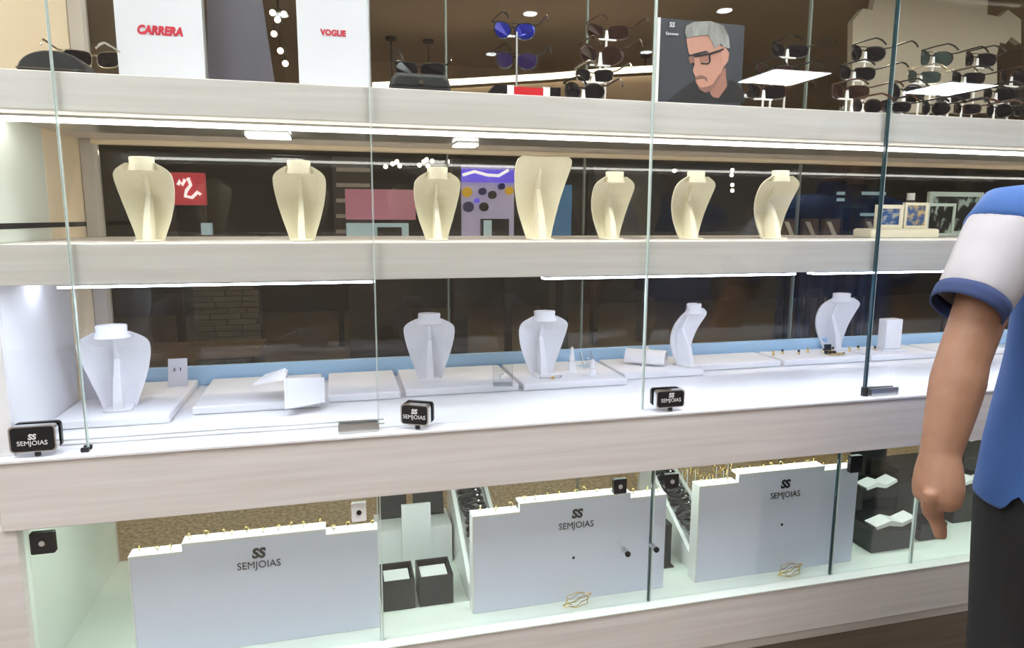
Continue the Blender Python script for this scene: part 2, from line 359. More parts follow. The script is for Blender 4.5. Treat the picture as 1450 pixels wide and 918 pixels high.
# ------------------------------------------------------------------ busts
def interp(tab, t):
    for (a, va), (b, vb) in zip(tab, tab[1:]):
        if t <= b: return va + (vb-va)*(t-a)/(b-a)
    return tab[-1][1]
def make_bust(W, H, mt, neck=True, tilt=1.0, fin=.055):
    root = thing('necklace_bust', 'bust', 'necklace bust')
    Hb = H*.925 if neck else H
    tab = [(0, .47), (.12, .57), (.3, .74), (.5, .89), (.66, .97), (.78, 1.0), (.85, .985), (.90, .92), (.945, .78), (1, .50)] if neck else \
          [(0, .44), (.15, .56), (.35, .72), (.6, .88), (.8, .98), (.9, 1.0), (.955, .97), (.985, .90), (1, .80)]
    yc = lambda t: (.036*math.sin(math.pi*min(1, t)*.85) - .060*t*t)*tilt*(H/.215)
    nu, nv = 12, 26; th = .007
    V = []; F = []
    for side in (0, 1):
        for j in range(nv+1):
            t = j/nv; w = interp(tab, t)*W/2
            for i in range(nu+1):
                s = -1+2*i/nu
                y = yc(t) - .030*(abs(s)**2.2)*interp(tab, t) - (th if side else 0)
                V.append((s*w, y, Hb*t))
    n1 = (nu+1)*(nv+1); idx = lambda sd, j, i: sd*n1+j*(nu+1)+i
    for j in range(nv):
        for i in range(nu):
            F.append((idx(0, j, i), idx(0, j, i+1), idx(0, j+1, i+1), idx(0, j+1, i)))
            F.append((idx(1, j, i), idx(1, j+1, i), idx(1, j+1, i+1), idx(1, j, i+1)))
        for i in (0, nu): F.append((idx(0, j, i), idx(0, j+1, i), idx(1, j+1, i), idx(1, j, i)))
    for i in range(nu):
        for j in (0, nv): F.append((idx(0, j, i), idx(0, j, i+1), idx(1, j, i+1), idx(1, j, i)))
    obj('chest_board', MB().add(V, F), mt, root, smooth=True, sharp=50)
    # back strut
    pts = [(yc(t)-th+.001, Hb*t) for t in [k/12*.86 for k in range(13)]]
    back = [(yc(.86)-th-.004, Hb*.86), (yc(.6)-.024, Hb*.62), (-fin*.75, Hb*.30), (-fin, Hb*.02), (-fin, 0)]
    poly = pts+back
    V = []
    for sg in (-1, 1):
        for y, z in poly: V.append((sg*(.0115-.008*min(1, z/(Hb*.86)))*(W/.16), y, z))
    n = len(poly)
    F = [tuple(range(n)), tuple(range(2*n-1, n-1, -1))]+[(i, (i+1) % n, (i+1) % n+n, i+n) for i in range(n)]
    obj('strut', MB().add(V, F), mt, root, smooth=True, sharp=30)
    obj('base', MB().rbox(-W*.20, W*.20, -fin-.012, .012, .0005, .004, .008, 'z'), mt, root)
    if neck:
        rings = []
        yt = yc(1)-.008
        for z, k in ((Hb-.016, 1.18), (Hb-.006, 1.12), (Hb+.001, 1.0), (H-.003, 1.02), (H, .98), (H+.0005, .86), (H-.004, .82)):
            rings.append([(k*W*.215*math.cos(a), yt+k*W*.13*math.sin(a), z + .0) for a in [2*math.pi*j/24 for j in range(24)]])
        obj('neck', MB().loft(rings), mt, root, smooth=True, sharp=60)
    return root
bA = make_bust(.120, .186, 'bust_cream')
spots = [(217, 345, .20), (429, 345, .20), (617, 345, .20), (859, 344, .22), (970, 343, .22), (1085, 342, .22)]
BL = ['cream linen necklace bust beside the red script sign', 'cream linen necklace bust left of the pink shop sign', 'cream linen necklace bust just before the lilac shop front',
      'cream linen necklace bust next to the large neckless one', 'cream linen necklace bust between two others, beyond the glass edge', 'cream linen necklace bust nearest the small framed pictures']
for i, (px, py, Y) in enumerate(spots):
    b = bA if i == 0 else copy_tree(bA)
    p = UY(px, py, Y); b.location = (p.x, Y, ZS1+.0006); b['label'] = BL[i]; b['group'] = 'cream busts on the middle shelf'
    sc = [1.0, 1.0, .96, .96, .99, 1.03][i]; b.scale = (sc, sc, sc)
bB = make_bust(.148, .212, 'bust_cream', False)
p = UY(760, 345, .22); b = bB; b.location = (p.x, .22, ZS1+.0006); b['label'] = 'large neckless cream display bust reaching up to the shelf above'; b['group'] = 'cream busts on the middle shelf'

# ------------------------------------------------------------------ counter trays
TZ = .022
def tray(x0, x1, y0, y1, label, sk=0):
    mb = MB().prism([(x0, y0, ZC1+.0008), (x1, y0, ZC1+.0008), (x1+sk, y1, ZC1+.0008), (x0+sk, y1, ZC1+.0008)], (0, 0, TZ-.0008))
    c = ((x0+x1)/2, (y0+y1)/2, ZC1)
    return tag(obj('display_tray', mb, 'tray', origin=c, bevel=.004), label, 'tray', 'white trays on the counter')
trays = [(-.660, -.405, .20, .575, 'white suede tray under the wide bust by the side wall'),
         (-.365, -.055, .26, .575, 'white suede tray under the curved bracelet ramp'),
         (-.035, .160, .30, .575, 'narrow empty white suede tray between ramp and upright bust'),
         (.175, .500, .31, .575, 'white suede tray under the upright frontal bust'),
         (.512, .835, .30, .575, 'white suede tray carrying a bust and small ring stands'),
         (.850, 1.125, .36, .575, 'white suede tray under the slender bust by the glass edge'),
         (1.140, 1.450, .42, .575, 'white suede tray holding a row of small gold studs'),
         (1.465, 1.800, .42, .575, 'white suede tray under the forward leaning bust'),
         (1.815, 2.10, .42, .575, 'white suede tray with a white block stand'),
         (2.12, 2.42, .42, .575, 'white suede tray partly hidden by the forearm')]
for a in trays: tray(*a)
ZTY = ZC1+TZ
wb = make_bust(.165, .222, 'bust_white', True, 1.0, .06)
def wbust(px, py, lab, sc=1, rz=0, first=False, sx=1):
    b = wb if first else copy_tree(wb)
    p = UZ(px, py, ZTY); b.location = (p.x, p.y, ZTY+.0006); b.scale = (sc*sx, sc, sc); b.rotation_euler = (0, 0, rz)
    b['label'] = lab; b['group'] = 'white busts on the counter trays'; return b
wbust(172, 574, 'wide white necklace bust between small earring cards', .96, R(8), True, 1.0)
wbust(609, 534, 'upright white necklace bust seen squarely from behind', .90, R(-8))
wbust(765, 528, 'white necklace bust with a fine chain pattern beside ring stands', .90, R(-4))
wbust(962, 515, 'slender white necklace bust turned almost side on', .92, R(22), False, .85)
wbust(1174, 492, 'white necklace bust leaning forward over gold studs', .94, R(-5))

def ring_bits(name, label, cat, loc, fn, group=None, rz=0): 
    t = thing(name, label, cat, loc, rz, group); fn(t); return t
# bracelet ramps
def ramp(x, y, label, rz, W=.15, L=.085, H=.045):
    t = thing('bracelet_ramp', label, 'jewelry stand', (x, y, ZTY+.0005), rz)
    rings = []
    for k in range(9):
        a = math.pi*k/8; yy = -L*math.cos(a)*.5; zz = .012+H*math.sin(a)
        rings.append([(-W/2, yy, zz), (W/2, yy, zz), (W/2, yy*.94, zz-.005), (-W/2, yy*.94, zz-.005)])
    obj('curved_pad', MB().loft(rings), 'tray', t, smooth=True, sharp=40)
    obj('support', MB().box(-.004, .004, -L*.42, L*.42, 0, .05), 'tray', t)
    obj('foot', MB().box(-W*.3, W*.3, -L*.3, L*.3, 0, .003), 'tray', t)
p = UZ(404, 580, ZTY)
t = thing('folded_stand', 'white folded wing stand on its own tray', 'jewelry stand', (p.x, p.y, ZTY+.0005))
obj('right_wing', MB().prism([(.004, 0, 0), (.095, .045, 0), (.095, .060, .062), (.004, .015, .075)], (.0, .004, 0)), 'tray', t)
obj('left_wing', MB().prism([(-.001, .018, .070), (-.085, .10, .040), (-.060, .16, .052), (-.001, .10, .080)], (0, 0, .004)), 'tray', t)
obj('spine', MB().prism([(-.0008, 0, 0), (.0035, 0, 0), (.0035, .015, .078), (-.0008, .015, .078)], (0, .09, 0)), 'tray', t)
p = UZ(895, 500, ZTY); ramp(p.x-.03, .48, 'white arched bracelet ramp behind the slender bust', R(-35), .13, .09, .035)
# earring cards
def ear_card(x, y, w, h, label, rz=0, lean=.02, mt='acrylic', frame=True):
    t = thing('earring_card', label, 'earring card', (x, y, ZTY+.0005), rz)
    obj('card', MB().prism([(-w/2, 0, 0), (w/2, 0, 0), (w/2, lean, h), (-w/2, lean, h)], (0, .003, 0)), 'card', t)
    obj('easel', MB().prism([(-w*.1, .003, 0), (w*.1, .003, 0), (0, lean+.003, h*.7)], (0, .02, 0)), 'card', t)
    for s in (-1, 1):
        obj('earring', MB().ring((s*w*.16, -.003+lean*.62, h*.62), .004, .0011, (1, .3, 0), 12, 5), 'ink', t, smooth=True)
p = UZ(95, 583, ZTY); ear_card(-.622, .40, .07, .10, 'upright white earring card by the side wall')
p = UZ(215, 552, ZTY); ear_card(-.445, .50, .05, .075, 'small white earring card behind the wide bust')
# clear acrylic stand and ring stands
def acrylic(x, y, w, h, label, rz=0):
    t = thing('acrylic_stand', label, 'acrylic stand', (x, y, ZTY+.0005), rz)
    obj('front_plate', MB().prism([(-w/2, 0, 0), (w/2, 0, 0), (w/2, .022, h), (-w/2, .022, h)], (0, .003, 0)), 'acrylic', t)
    obj('foot', MB().box(-w/2, w/2, 0.004, .045, 0, .003), 'acrylic', t)
    for s in (-1, 1): obj('edge', MB().prism([(s*w/2, -.001, 0), (s*w/2+.0015, -.001, 0), (s*w/2+.0015, .021, h), (s*w/2, .021, h)], (0, .004, 0)), 'alu', t)
    obj('ring', MB().ring((0, -.004+.011, h*.45), .008, .001, (0, 1, -.2), 14, 5), 'chrome', t, smooth=True)
p = UZ(712, 548, ZTY); acrylic(p.x, p.y, .055, .06, 'small clear acrylic stand with one ring beside the upright bust', R(-10))
def ring_cone(x, y, label, h=.06, r=.012):
    t = thing('ring_stand', label, 'ring stand', (x, y, ZTY+.0005), 0, 'ring stands')
    obj('cone', MB().cyl((0, 0, .004), r, h, 16, 'z', r*.25), 'tray', t, smooth=True)
    obj('base', MB().cyl((0, 0, 0), r*1.5, .004, 16), 'tray', t, smooth=True)
    obj('ring', MB().ring((0, 0, h*.45), r*.68, .0012, (0, .1, 1), 16, 5), 'chrome', t, smooth=True)
ring_cone(.70, .42, 'tall white ring cone next to the chained bust', .075, .014)
ring_cone(.745, .36, 'short white ring cone at the tray front beside the chained bust', .045, .012)
acrylic(.775, .46, .045, .05, 'tiny clear acrylic stand behind the short ring cone', R(20))
# chain on bust 3
p = UZ(765, 528, ZTY)
t = thing('silver_necklace', 'fine silver chain lying at the foot of a white bust', 'necklace', (p.x+.01, p.y-.075, ZTY))
pts = [(.035*math.cos(a)+.004*math.sin(5*a), .016*math.sin(a)+.003*math.cos(3*a), .003) for a in [2*math.pi*k/48 for k in range(48)]]
obj('chain', MB().tube(pts, .0014, 5, True), 'chrome', t, smooth=True); obj('pendant', MB().sphere((.0, -.021, .005), (.006, .002, .005)), 'gold', t, smooth=True)
# gold studs on tray
k = 0
for i in range(9):
    px = 1058+i*17; q = UZ(px, 492-(px-1060)*.05, ZTY)
    t = thing('stud_earring', 'tiny gold stud with a dark stone on the suede tray', 'earring', (q.x, .50+.02*(i % 2), ZTY+.0005), 0, 'studs on the suede tray')
    obj('stone', MB().sphere((0, 0, .012), (.005, .004, .005), 10, 6), 'ink' if i % 3 else 'gold', t, smooth=True)
    obj('setting', MB().cyl((0, 0, 0), .005, .0075, 10, 'z', .003), 'gold', t, smooth=True)
t = thing('ring_box', 'small dark open ring box among the gold studs', 'ring box', (UZ(1128, 489, ZTY).x, .47, ZTY))
obj('body', MB().box(-.014, .014, -.012, .012, .0005, .014), 'black', t); obj('lid', MB().prism([(-.014, .012, .0145), (.014, .012, .0145), (.014, .016, .034), (-.014, .016, .034)], (0, .003, 0)), 'black', t); obj('cushion', MB().box(-.011, .011, -.009, .009, .0142, .016), 'gold', t)
q = UZ(1265, 497, ZTY)
t = thing('block_stand', 'plain white block stand behind the dark glass edge', 'jewelry stand', (q.x, .50, ZTY+.0005))
obj('block', MB().box(-.035, .035, -.02, .02, .006, .115), 'bust_white', t, bevel=.003); obj('foot', MB().box(-.05, .05, -.03, .03, 0, .0055), 'bust_white', t)
q = UZ(1212, 492, ZTY); t = thing('bangle', 'thin brown bangle lying beside the leaning bust', 'bangle', (1.70, .46, ZTY+.004)); obj('band', MB().ring((0, 0, 0), .028, .003, (0, .15, 1), 24, 6), 'gold', t, smooth=True); obj('charm', MB().sphere((.03, -.003, .001), .0045, 10, 6), 'ink', t, smooth=True)

# ------------------------------------------------------------------ sunglasses
def lens_outline(style, w, h, n=20):
    out = []
    for k in range(n):
        a = 2*math.pi*k/n; c, s_ = math.cos(a), math.sin(a)
        if style == 'round': e = 2.0
        elif style == 'rect': e = 3.6
        else: e = 2.5
        x = (abs(c)**(2/e))*(1 if c >= 0 else -1)*w/2; z = (abs(s_)**(2/e))*(1 if s_ >= 0 else -1)*h/2
        if style == 'aviator' and z < 0: x = x*(1+.28*z/h*1.2) + .06*w*(-z/h)
        if style == 'rect' and z < 0: x *= 1+.12*z/h
        out.append((x, z))
    return out
def make_glasses(style, lens, frame, W=.142):
    root = thing('sunglasses', 'sunglasses', 'sunglasses')
    lw = W*.405; lh = {'round': lw*.92, 'rect': lw*.66, 'aviator': lw*.82}[style]; gx = W*.245
    o = lens_outline(style, lw, lh)
    fr = MB(); curve = lambda x: -.9*x*x/ W
    for s in (-1, 1):
        pts = [(s*(gx + (x)), curve(gx+x), z) for x, z in o]
        if s < 0: pts = pts[::-1]
        fr.tube(pts, .0022 if frame != 'frame_metal' else .0013, 6, True)
        obj('lens', MB().prism([(q[0], q[1]-.0008, q[2]) for q in pts], (0, .0016, 0)), lens, root)
    bz = lh*.22
    fr.tube([(-(gx-lw/2)-.002, curve(.01), bz), (0, .002, bz+.003), (gx-lw/2+.002, curve(.01), bz)], .002, 6)
    if style == 'aviator': fr.tube([(-(gx-lw*.3), curve(.02), lh*.47), (0, .001, lh*.5), (gx-lw*.3, curve(.02), lh*.47)], .0014, 6)
    for s in (-1, 1): fr.tube([(s*(gx+lw*.44), curve(gx+lw*.44), lh*.34), (s*W/2, curve(W/2), lh*.36), (s*W/2, curve(W/2)-.008, lh*.36)], .0022, 6)
    obj('frame', fr, frame, root, smooth=True, sharp=60)
    for s in (-1, 1):
        y0 = curve(W/2)-.008
        obj('temple', MB().tube([(s*W/2, y0, lh*.36), (s*(W/2-.003), y0-.05, lh*.37), (s*(W/2-.006), y0-.088, lh*.34), (s*(W/2-.010), y0-.108, lh*.10), (s*(W/2-.013), y0-.122, -lh*.22)], [(.0024, .0012)]*3+[(.003, .0014)]*2, 6), frame, root, smooth=True)
    return root, lh
def make_stand(h, label, loc, lh, group):
    t = thing('eyewear_stand', label, 'eyewear stand', loc, 0, group)
    obj('base', MB().rbox(-.018, .018, -.014, .014, .0005, .004, .005, 'z'), 'white_stand', t)
    obj('rod', MB().cyl((0, -.006, .004), .0032, h-.004, 10), 'white_stand', t, smooth=True)
    obj('rest_bar', MB().rbox(-.030, .030, -.011, -.003, h, h+.004, .002, 'z'), 'white_stand', t)
    obj('nose_peg', MB().prism([(-.0065, -.009, h+.004), (.0065, -.009, h+.004), (.003, -.009, h+.004+lh*.62), (-.003, -.009, h+.004+lh*.62)], (0, .004, 0)), 'white_stand', t)
styles = {}
def glasses(px, py, Y, style, lens, frame, label, group, stand=True, W=.142, rz=0, slab=None):
    key = (style, lens, frame, W)
    if key not in styles: g, lh = make_glasses(*key); styles[key] = (g, lh)
    else: g0, lh = styles[key]; g = copy_tree(g0)
    p = UY(px, py, Y); g.location = p; g.rotation_euler = (0, 0, rz); g['label'] = label; g['group'] = group
    if stand:
        h = p.z-lh*.5-.004-ZT1
        if h > .004: make_stand(h, 'white stand of '+label, (p.x, p.y-.004, ZT1), lh, 'rods for '+group)
    return p, lh
gD = 'sunglasses on the stepped rods'
# pair over the red box on clear stand
def two_pairs():
    p1, lh = glasses(726, 45, .34, 'aviator', 'lens_blue', 'frame_black', 'blue mirrored aviator sunglasses, upper of the pair over the red box', 'sunglasses over the red box', False, .128)
    p2, lh = glasses(729, 87, .32, 'aviator', 'lens_purple', 'frame_black', 'dark purple aviator sunglasses, lower of the pair over the red box', 'sunglasses over the red box', False, .128)
    t = thing('eyewear_stand', 'slim clear stand holding two aviator sunglasses behind the red box', 'eyewear stand', (p1.x+.006, .318, ZT1))
    obj('base', MB().rbox(-.03, .03, -.02, .02, .0005, .005, .006, 'z'), 'acrylic', t)
    obj('rod', MB().cyl((0, 0, .005), .003, p1.z-ZT1-.01, 10), 'alu', t, smooth=True)
    for pp in (p1, p2): obj('rest_bar', MB().box(-.025, .012, -.006, .004, pp.z-ZT1-.020, pp.z-ZT1-.016), 'acrylic', t)
two_pairs()
glasses(857, 47, .40, 'rect', 'lens_brown', 'frame_brown', 'brown sunglasses on the tallest rod beside the portrait poster', gD, W=.142)
glasses(848, 79, .33, 'round', 'lens_brown', 'frame_brown', 'round brown sunglasses on the second tallest rod beside the portrait poster', gD)
glasses(838, 108, .26, 'rect', 'lens_dark', 'frame_metal', 'metal rimmed dark sunglasses on a low rod beside the portrait poster', gD, W=.120)
glasses(824, 131, .19, 'round', 'lens_dark', 'frame_black', 'black round sunglasses lowest of the rods beside the portrait poster', gD, W=.118)
gE = 'sunglasses between the two posters of the upper shelf'
glasses(1112, 73, .42, 'rect', 'lens_dark', 'frame_black', 'dark sunglasses on the tall rod right behind the portrait poster', gE)
glasses(1090, 104, .34, 'aviator', 'lens_brown', 'frame_black', 'dark aviator sunglasses on the middle rod right behind the portrait poster', gE)
glasses(1078, 131, .26, 'rect', 'lens_dark', 'frame_brown', 'dark sunglasses on the lowest rod right behind the portrait poster', gE)
gF = 'sunglasses before the pale glare sheet'
glasses(1222, 77, .42, 'aviator', 'lens_dark', 'frame_black', 'black aviator sunglasses on the tallest rod before the pale glare sheet', gF)
glasses(1206, 105, .34, 'rect', 'lens_dark', 'frame_black', 'black square sunglasses below the tallest aviators before the pale glare sheet', gF)
glasses(1196, 131, .26, 'rect', 'lens_brown', 'frame_brown', 'brown square sunglasses on a low rod before the pale glare sheet', gF)
gG = 'sunglasses beyond the dark glass edge'
rows = [(1318, 84, .42, 'aviator', 'lens_green', 'frame_black', 'green aviator sunglasses on a tall rod beyond the dark glass edge'),
        (1380, 86, .42, 'aviator', 'lens_dark', 'frame_black', 'black aviator sunglasses on a tall rod next to the green ones'),
        (1300, 110, .34, 'rect', 'lens_green', 'frame_metal', 'green square sunglasses on a middle rod at the dark glass edge'),
        (1362, 112, .34, 'rect', 'lens_dark', 'frame_black', 'black square sunglasses on the middle rod below the black aviators'),
        (1428, 112, .34, 'aviator', 'lens_dark', 'frame_brown', 'brown rimmed aviators on a middle rod above the shirt shoulder'),
        (1276, 133, .26, 'round', 'lens_dark', 'frame_black', 'black round sunglasses on a low rod at the dark glass edge'),
        (1340, 137, .26, 'rect', 'lens_dark', 'frame_black', 'black square sunglasses on a low rod under the white light reflection'),
        (1406, 135, .26, 'aviator', 'lens_dark', 'frame_black', 'black aviator sunglasses on a low rod above the shirt shoulder')]
for a in rows: glasses(*a, gG)
gH = 'sunglasses laid along the shelf front'
for i, (px, py) in enumerate([(1222, 151), (1262, 152), (1318, 154), (1362, 155), (1408, 157), (1446, 158)]):
    glasses(px, py, .13, 'rect' if i % 2 else 'round', 'lens_dark', 'frame_black' if i % 3 else 'frame_brown', ('brown' if i % 3 == 0 else 'black')+(' square' if i % 2 else ' round')+' rimmed sunglasses laid low along the upper shelf front', gH, False, .106)

# ------------------------------------------------------------------ upper shelf goods
def standing_card(x0, x1, z1, Y, mt, label, name='display_card', th=.012, sheared=0):
    c = Vector(((x0+x1)/2, Y, ZT1))
    t = thing(name, label, 'display card', c)
    b = obj('board', MB().box(x0-c.x, x1-c.x, 0, th, .001, z1-ZT1), mt, t, bevel=.001)
    obj('side_edge', MB().box(x1-c.x+.0005, x1-c.x+.004, .0, th, .001, z1-ZT1), 'alu', t)
    obj('easel', MB().prism([(-.02, th+.0005, .001), (.02, th+.0005, .001), (.02, th+.0005, .15), (-.02, th+.0005, .15)], (0, .002, 0)), mt, t)
    obj('easel_leg', MB().prism([(-.01, th+.003, .12), (.01, th+.003, .12), (.01, th+.07, .001), (-.01, th+.07, .001)], (0, .003, 0)), mt, t)
    return t
a = UY(164, 50, .2); b = UY(288, 50, .2); t = standing_card(a.x, b.x, 1.95, .2, 'card', 'tall white card with bold red italic lettering on the upper shelf')
q = UY(226, 44, .1995)
obj('lettering', text_mb('CARRERA', .0255, .0004, .22, .0013, sx=.84).shift((q.x-t.location.x, -.0008, q.z-ZT1)), 'red', t)
a = UY(421, 50, .2); b = UY(522, 50, .2); t = standing_card(a.x, b.x, 1.95, .2, 'card', 'white card with small red capital lettering beside the slate panel')
q = UY(472, 47, .1995)
obj('lettering', text_mb('VOGUE', .0185, .0004, 0, .0008, sx=.92).shift((q.x-t.location.x, -.0008, q.z-ZT1)), 'red', t)
a = UY(294, 60, .24); t = thing('slate_panel', 'dark slate display panel standing between the two white cards', 'display panel', (a.x+.08, .26, ZT1))
z2 = .30; pp = [UY(294, 125, .26), UY(390, 125, .26), UY(368, -20, .26), UY(292, -20, .26)]
obj('board', MB().prism([(v.x-t.location.x, 0, max(.001, v.z-ZT1)) for v in pp], (0, .012, 0)), 'slate', t, bevel=.001)
obj('easel_leg', MB().prism([(-.01, .014, .12), (.01, .014, .12), (.01, .08, .001), (-.01, .08, .001)], (0, .003, 0)), 'slate', t)

# black case with sunglasses (550-635)
q0 = UY(551, 125, .2); q1 = UY(636, 128, .2); cx = (q0.x+q1.x)/2; W2 = (q1.x-q0.x)/2
zb_ = ZT1
t = thing('glasses_case', 'black hard glasses case with sunglasses resting on top', 'glasses case', (cx, .2, zb_))
prof = lambda hw, z0, z1, y0, y1: None
mb = MB(); rings = []
for yy, k in ((-.032, .9), (-.026, 1.0), (.026, 1.0), (.032, .9)):
    rings.append([(x*k, yy, .001+z*k) for x, z in [(-W2, 0), (-W2*1.0, .030), (-W2*.94, .048), (-W2*.80, .060), (W2*.80, .060), (W2*.94, .048), (W2, .030), (W2, 0)]])
obj('shell', mb.loft(rings), 'charcoal', t, bevel=.003)
obj('seam', MB().box(-W2*.96, W2*.96, -.034, -.0325, .030, .032), 'black', t)
obj('clasp', MB().rbox(-.005, .005, -.0365, -.033, .034, .044, .002), 'chrome', t)
g, lh = make_glasses('rect', 'lens_dark', 'frame_black', .135); g.location = (cx+.004, .235, zb_+.061+lh*.5); g['label'] = 'black sunglasses resting on the closed black case'; g['group'] = 'sunglasses on cases'
# far-left case with silver frame
q = UY(82, 95, .13); t = thing('glasses_case', 'domed dark glasses case against the cream side panel', 'glasses case', (q.x, .13, ZT1))
dome = [(-.066*math.cos(math.pi*k/14), .050*math.sin(math.pi*k/14)**.8) for k in range(15)]
obj('shell', MB().loft([[(x*.93, -.035, .001+z*.93) for x, z in dome], [(x, -.028, .001+z) for x, z in dome], [(x, .028, .001+z) for x, z in dome], [(x*.93, .035, .001+z*.93) for x, z in dome]]), 'charcoal', t, smooth=True)
obj('hinge_strip', MB().box(-.064, .064, -.0365, -.0352, .012, .015), 'chrome', t)
g, lh = make_glasses('rect', 'lens_dark', 'frame_metal', .125); q = UY(120, 84, .24); g.location = (q.x+.02, .24, max(q.z, ZT1+lh*.5+.003)); g.rotation_euler = (0, 0, R(0)); g['label'] = 'silver rimmed sunglasses leaning by the domed case'; g['group'] = 'sunglasses on cases'
# red, white and black box
q0 = UY(690, 136, .2); q1 = UY(800, 139, .2)
t = thing('gift_box', 'low box banded in black, white and red under the aviators', 'box', ((q0.x+q1.x)/2, .22, ZT1))
xs = [UY(p_, 137, .2).x-t.location.x for p_ in (690, 718, 728, 769, 779, 794)]
for j, (nm, mt_) in enumerate((('black_end', 'black'), ('white_band', 'white_stand'), ('red_panel', 'redbox'), ('white_band', 'white_stand'), ('black_end', 'black'))):
    if j == 0: mb = MB().prism([(xs[0], -.02, .001), (xs[1], -.02, .001), (xs[1], -.02, .050), (xs[0]+.022, -.02, .050), (xs[0]+.006, -.02, .03)], (0, .06, 0))
    else: mb = MB().box(xs[j]+.0003, xs[j+1]-.0003, -.02-.001*(j == 2), .04, .001, .050-.003*(j == 2))
    obj(nm, mb, mt_, t)

# portrait poster
YP = .20
t = thing('portrait_poster', 'dark poster of a grey haired man wearing glasses', 'poster', (UY(993, 140, YP).x, YP, ZT1))
def zp(x, y): return UY(920+x/6.12, 10+y/6.12, YP)
def flat(name, pts, layer, mt_):
    y = -.0006*layer
    v = [zp(*q)-t.location for q in pts]
    obj(name, MB().prism([(a.x, y, a.z) for a in v], (0, .0005, 0)), mt_, t)
M['po_bg'] = mat('poster_slate', (.045, .048, .062), .4); M['po_skin'] = mat('poster_skin', (.50, .25, .19), .5); M['po_shade'] = mat('poster_shade_skin', (.33, .15, .11), .5)
M['po_hair'] = mat('poster_grey_hair', (.20, .195, .185), .5, noise=((.34, .34, .33), (60, 60, 20), 4, .35, .65)); M['po_dark'] = mat('poster_dark', (.012, .012, .016), .5)
M['po_beard'] = mat('poster_beard', (.24, .12, .095), .5)
c0, c1, c2, c3 = zp(98, 90)-t.location, zp(825, 150)-t.location, zp(830, 850)-t.location, zp(95, 815)-t.location
obj('board', MB().prism([(c0.x, 0, c0.z), (c1.x, 0, c0.z-.003), (c1.x, 0, .001), (c0.x, 0, .001)], (0, .01, 0)), 'po_bg', t)
obj('side_edge', MB().box(c0.x-.008, c0.x-.0005, 0, .01, .001, c0.z), 'white_stand', t)
obj('easel_leg', MB().prism([(-.01, .012, .14), (.01, .012, .14), (.01, .08, .001), (-.01, .08, .001)], (0, .003, 0)), 'po_dark', t)
flat('shirt', [(130, 825), (180, 790), (270, 715), (380, 640), (440, 720), (545, 785), (600, 790), (668, 690), (690, 630), (745, 655), (815, 730), (822, 830)], 1, 'po_dark')
flat('neck', [(520, 740), (600, 600), (655, 520), (660, 620), (668, 690), (595, 790), (545, 780)], 2, 'po_shade')
flat('face', [(315, 280), (335, 235), (430, 225), (530, 245), (600, 330), (645, 350), (648, 500), (622, 560), (600, 620), (540, 715), (480, 742), (425, 705), (397, 645), (392, 600), (375, 565), (372, 545), (388, 500), (372, 440), (335, 400)], 3, 'po_skin')
flat('ear', [(618, 375), (655, 352), (685, 400), (675, 470), (645, 512), (615, 500)], 4, 'po_skin')
flat('hair', [(300, 225), (312, 165), (380, 132), (520, 122), (635, 165), (680, 260), (690, 360), (640, 350), (612, 322), (560, 362), (535, 305), (500, 245), (420, 250), (360, 262), (322, 275)], 5, 'po_hair')
flat('beard', [(402, 665), (440, 700), (500, 690), (545, 670), (595, 590), (618, 570), (600, 630), (540, 722), (478, 746), (425, 712)], 4, 'po_beard')
flat('moustache', [(392, 606), (440, 590), (492, 612), (496, 650), (482, 640), (470, 618), (425, 622), (396, 636)], 5, 'po_beard')
flat('brow', [(330, 425), (380, 405), (480, 380), (508, 392), (470, 402), (385, 428)], 5, 'po_dark')
flat('eye_socket', [(425, 415), (505, 402), (512, 470), (450, 488), (430, 470)], 4, 'po_shade')
flat('eye_shadow', [(335, 430), (382, 428), (384, 480), (350, 495), (335, 460)], 4, 'po_beard')
flat('glasses_rim', [(382, 428), (420, 418), (515, 400), (632, 360), (640, 372), (520, 418), (522, 480), (500, 500), (440, 498), (438, 488), (498, 488), (510, 475), (506, 418), (428, 432), (388, 440)], 6, 'po_dark')
p_ = zp(188, 158)-t.location; obj('lettering', text_mb('SS', .017, .0003, .1, .0003).shift((p_.x, -.004, p_.z)), 'inkwhite', t)
p_ = zp(190, 235)-t.location; obj('lettering', text_mb('Eyewear', .011, .0003, 0, 0).shift((p_.x, -.004, p_.z)), 'inkwhite', t)

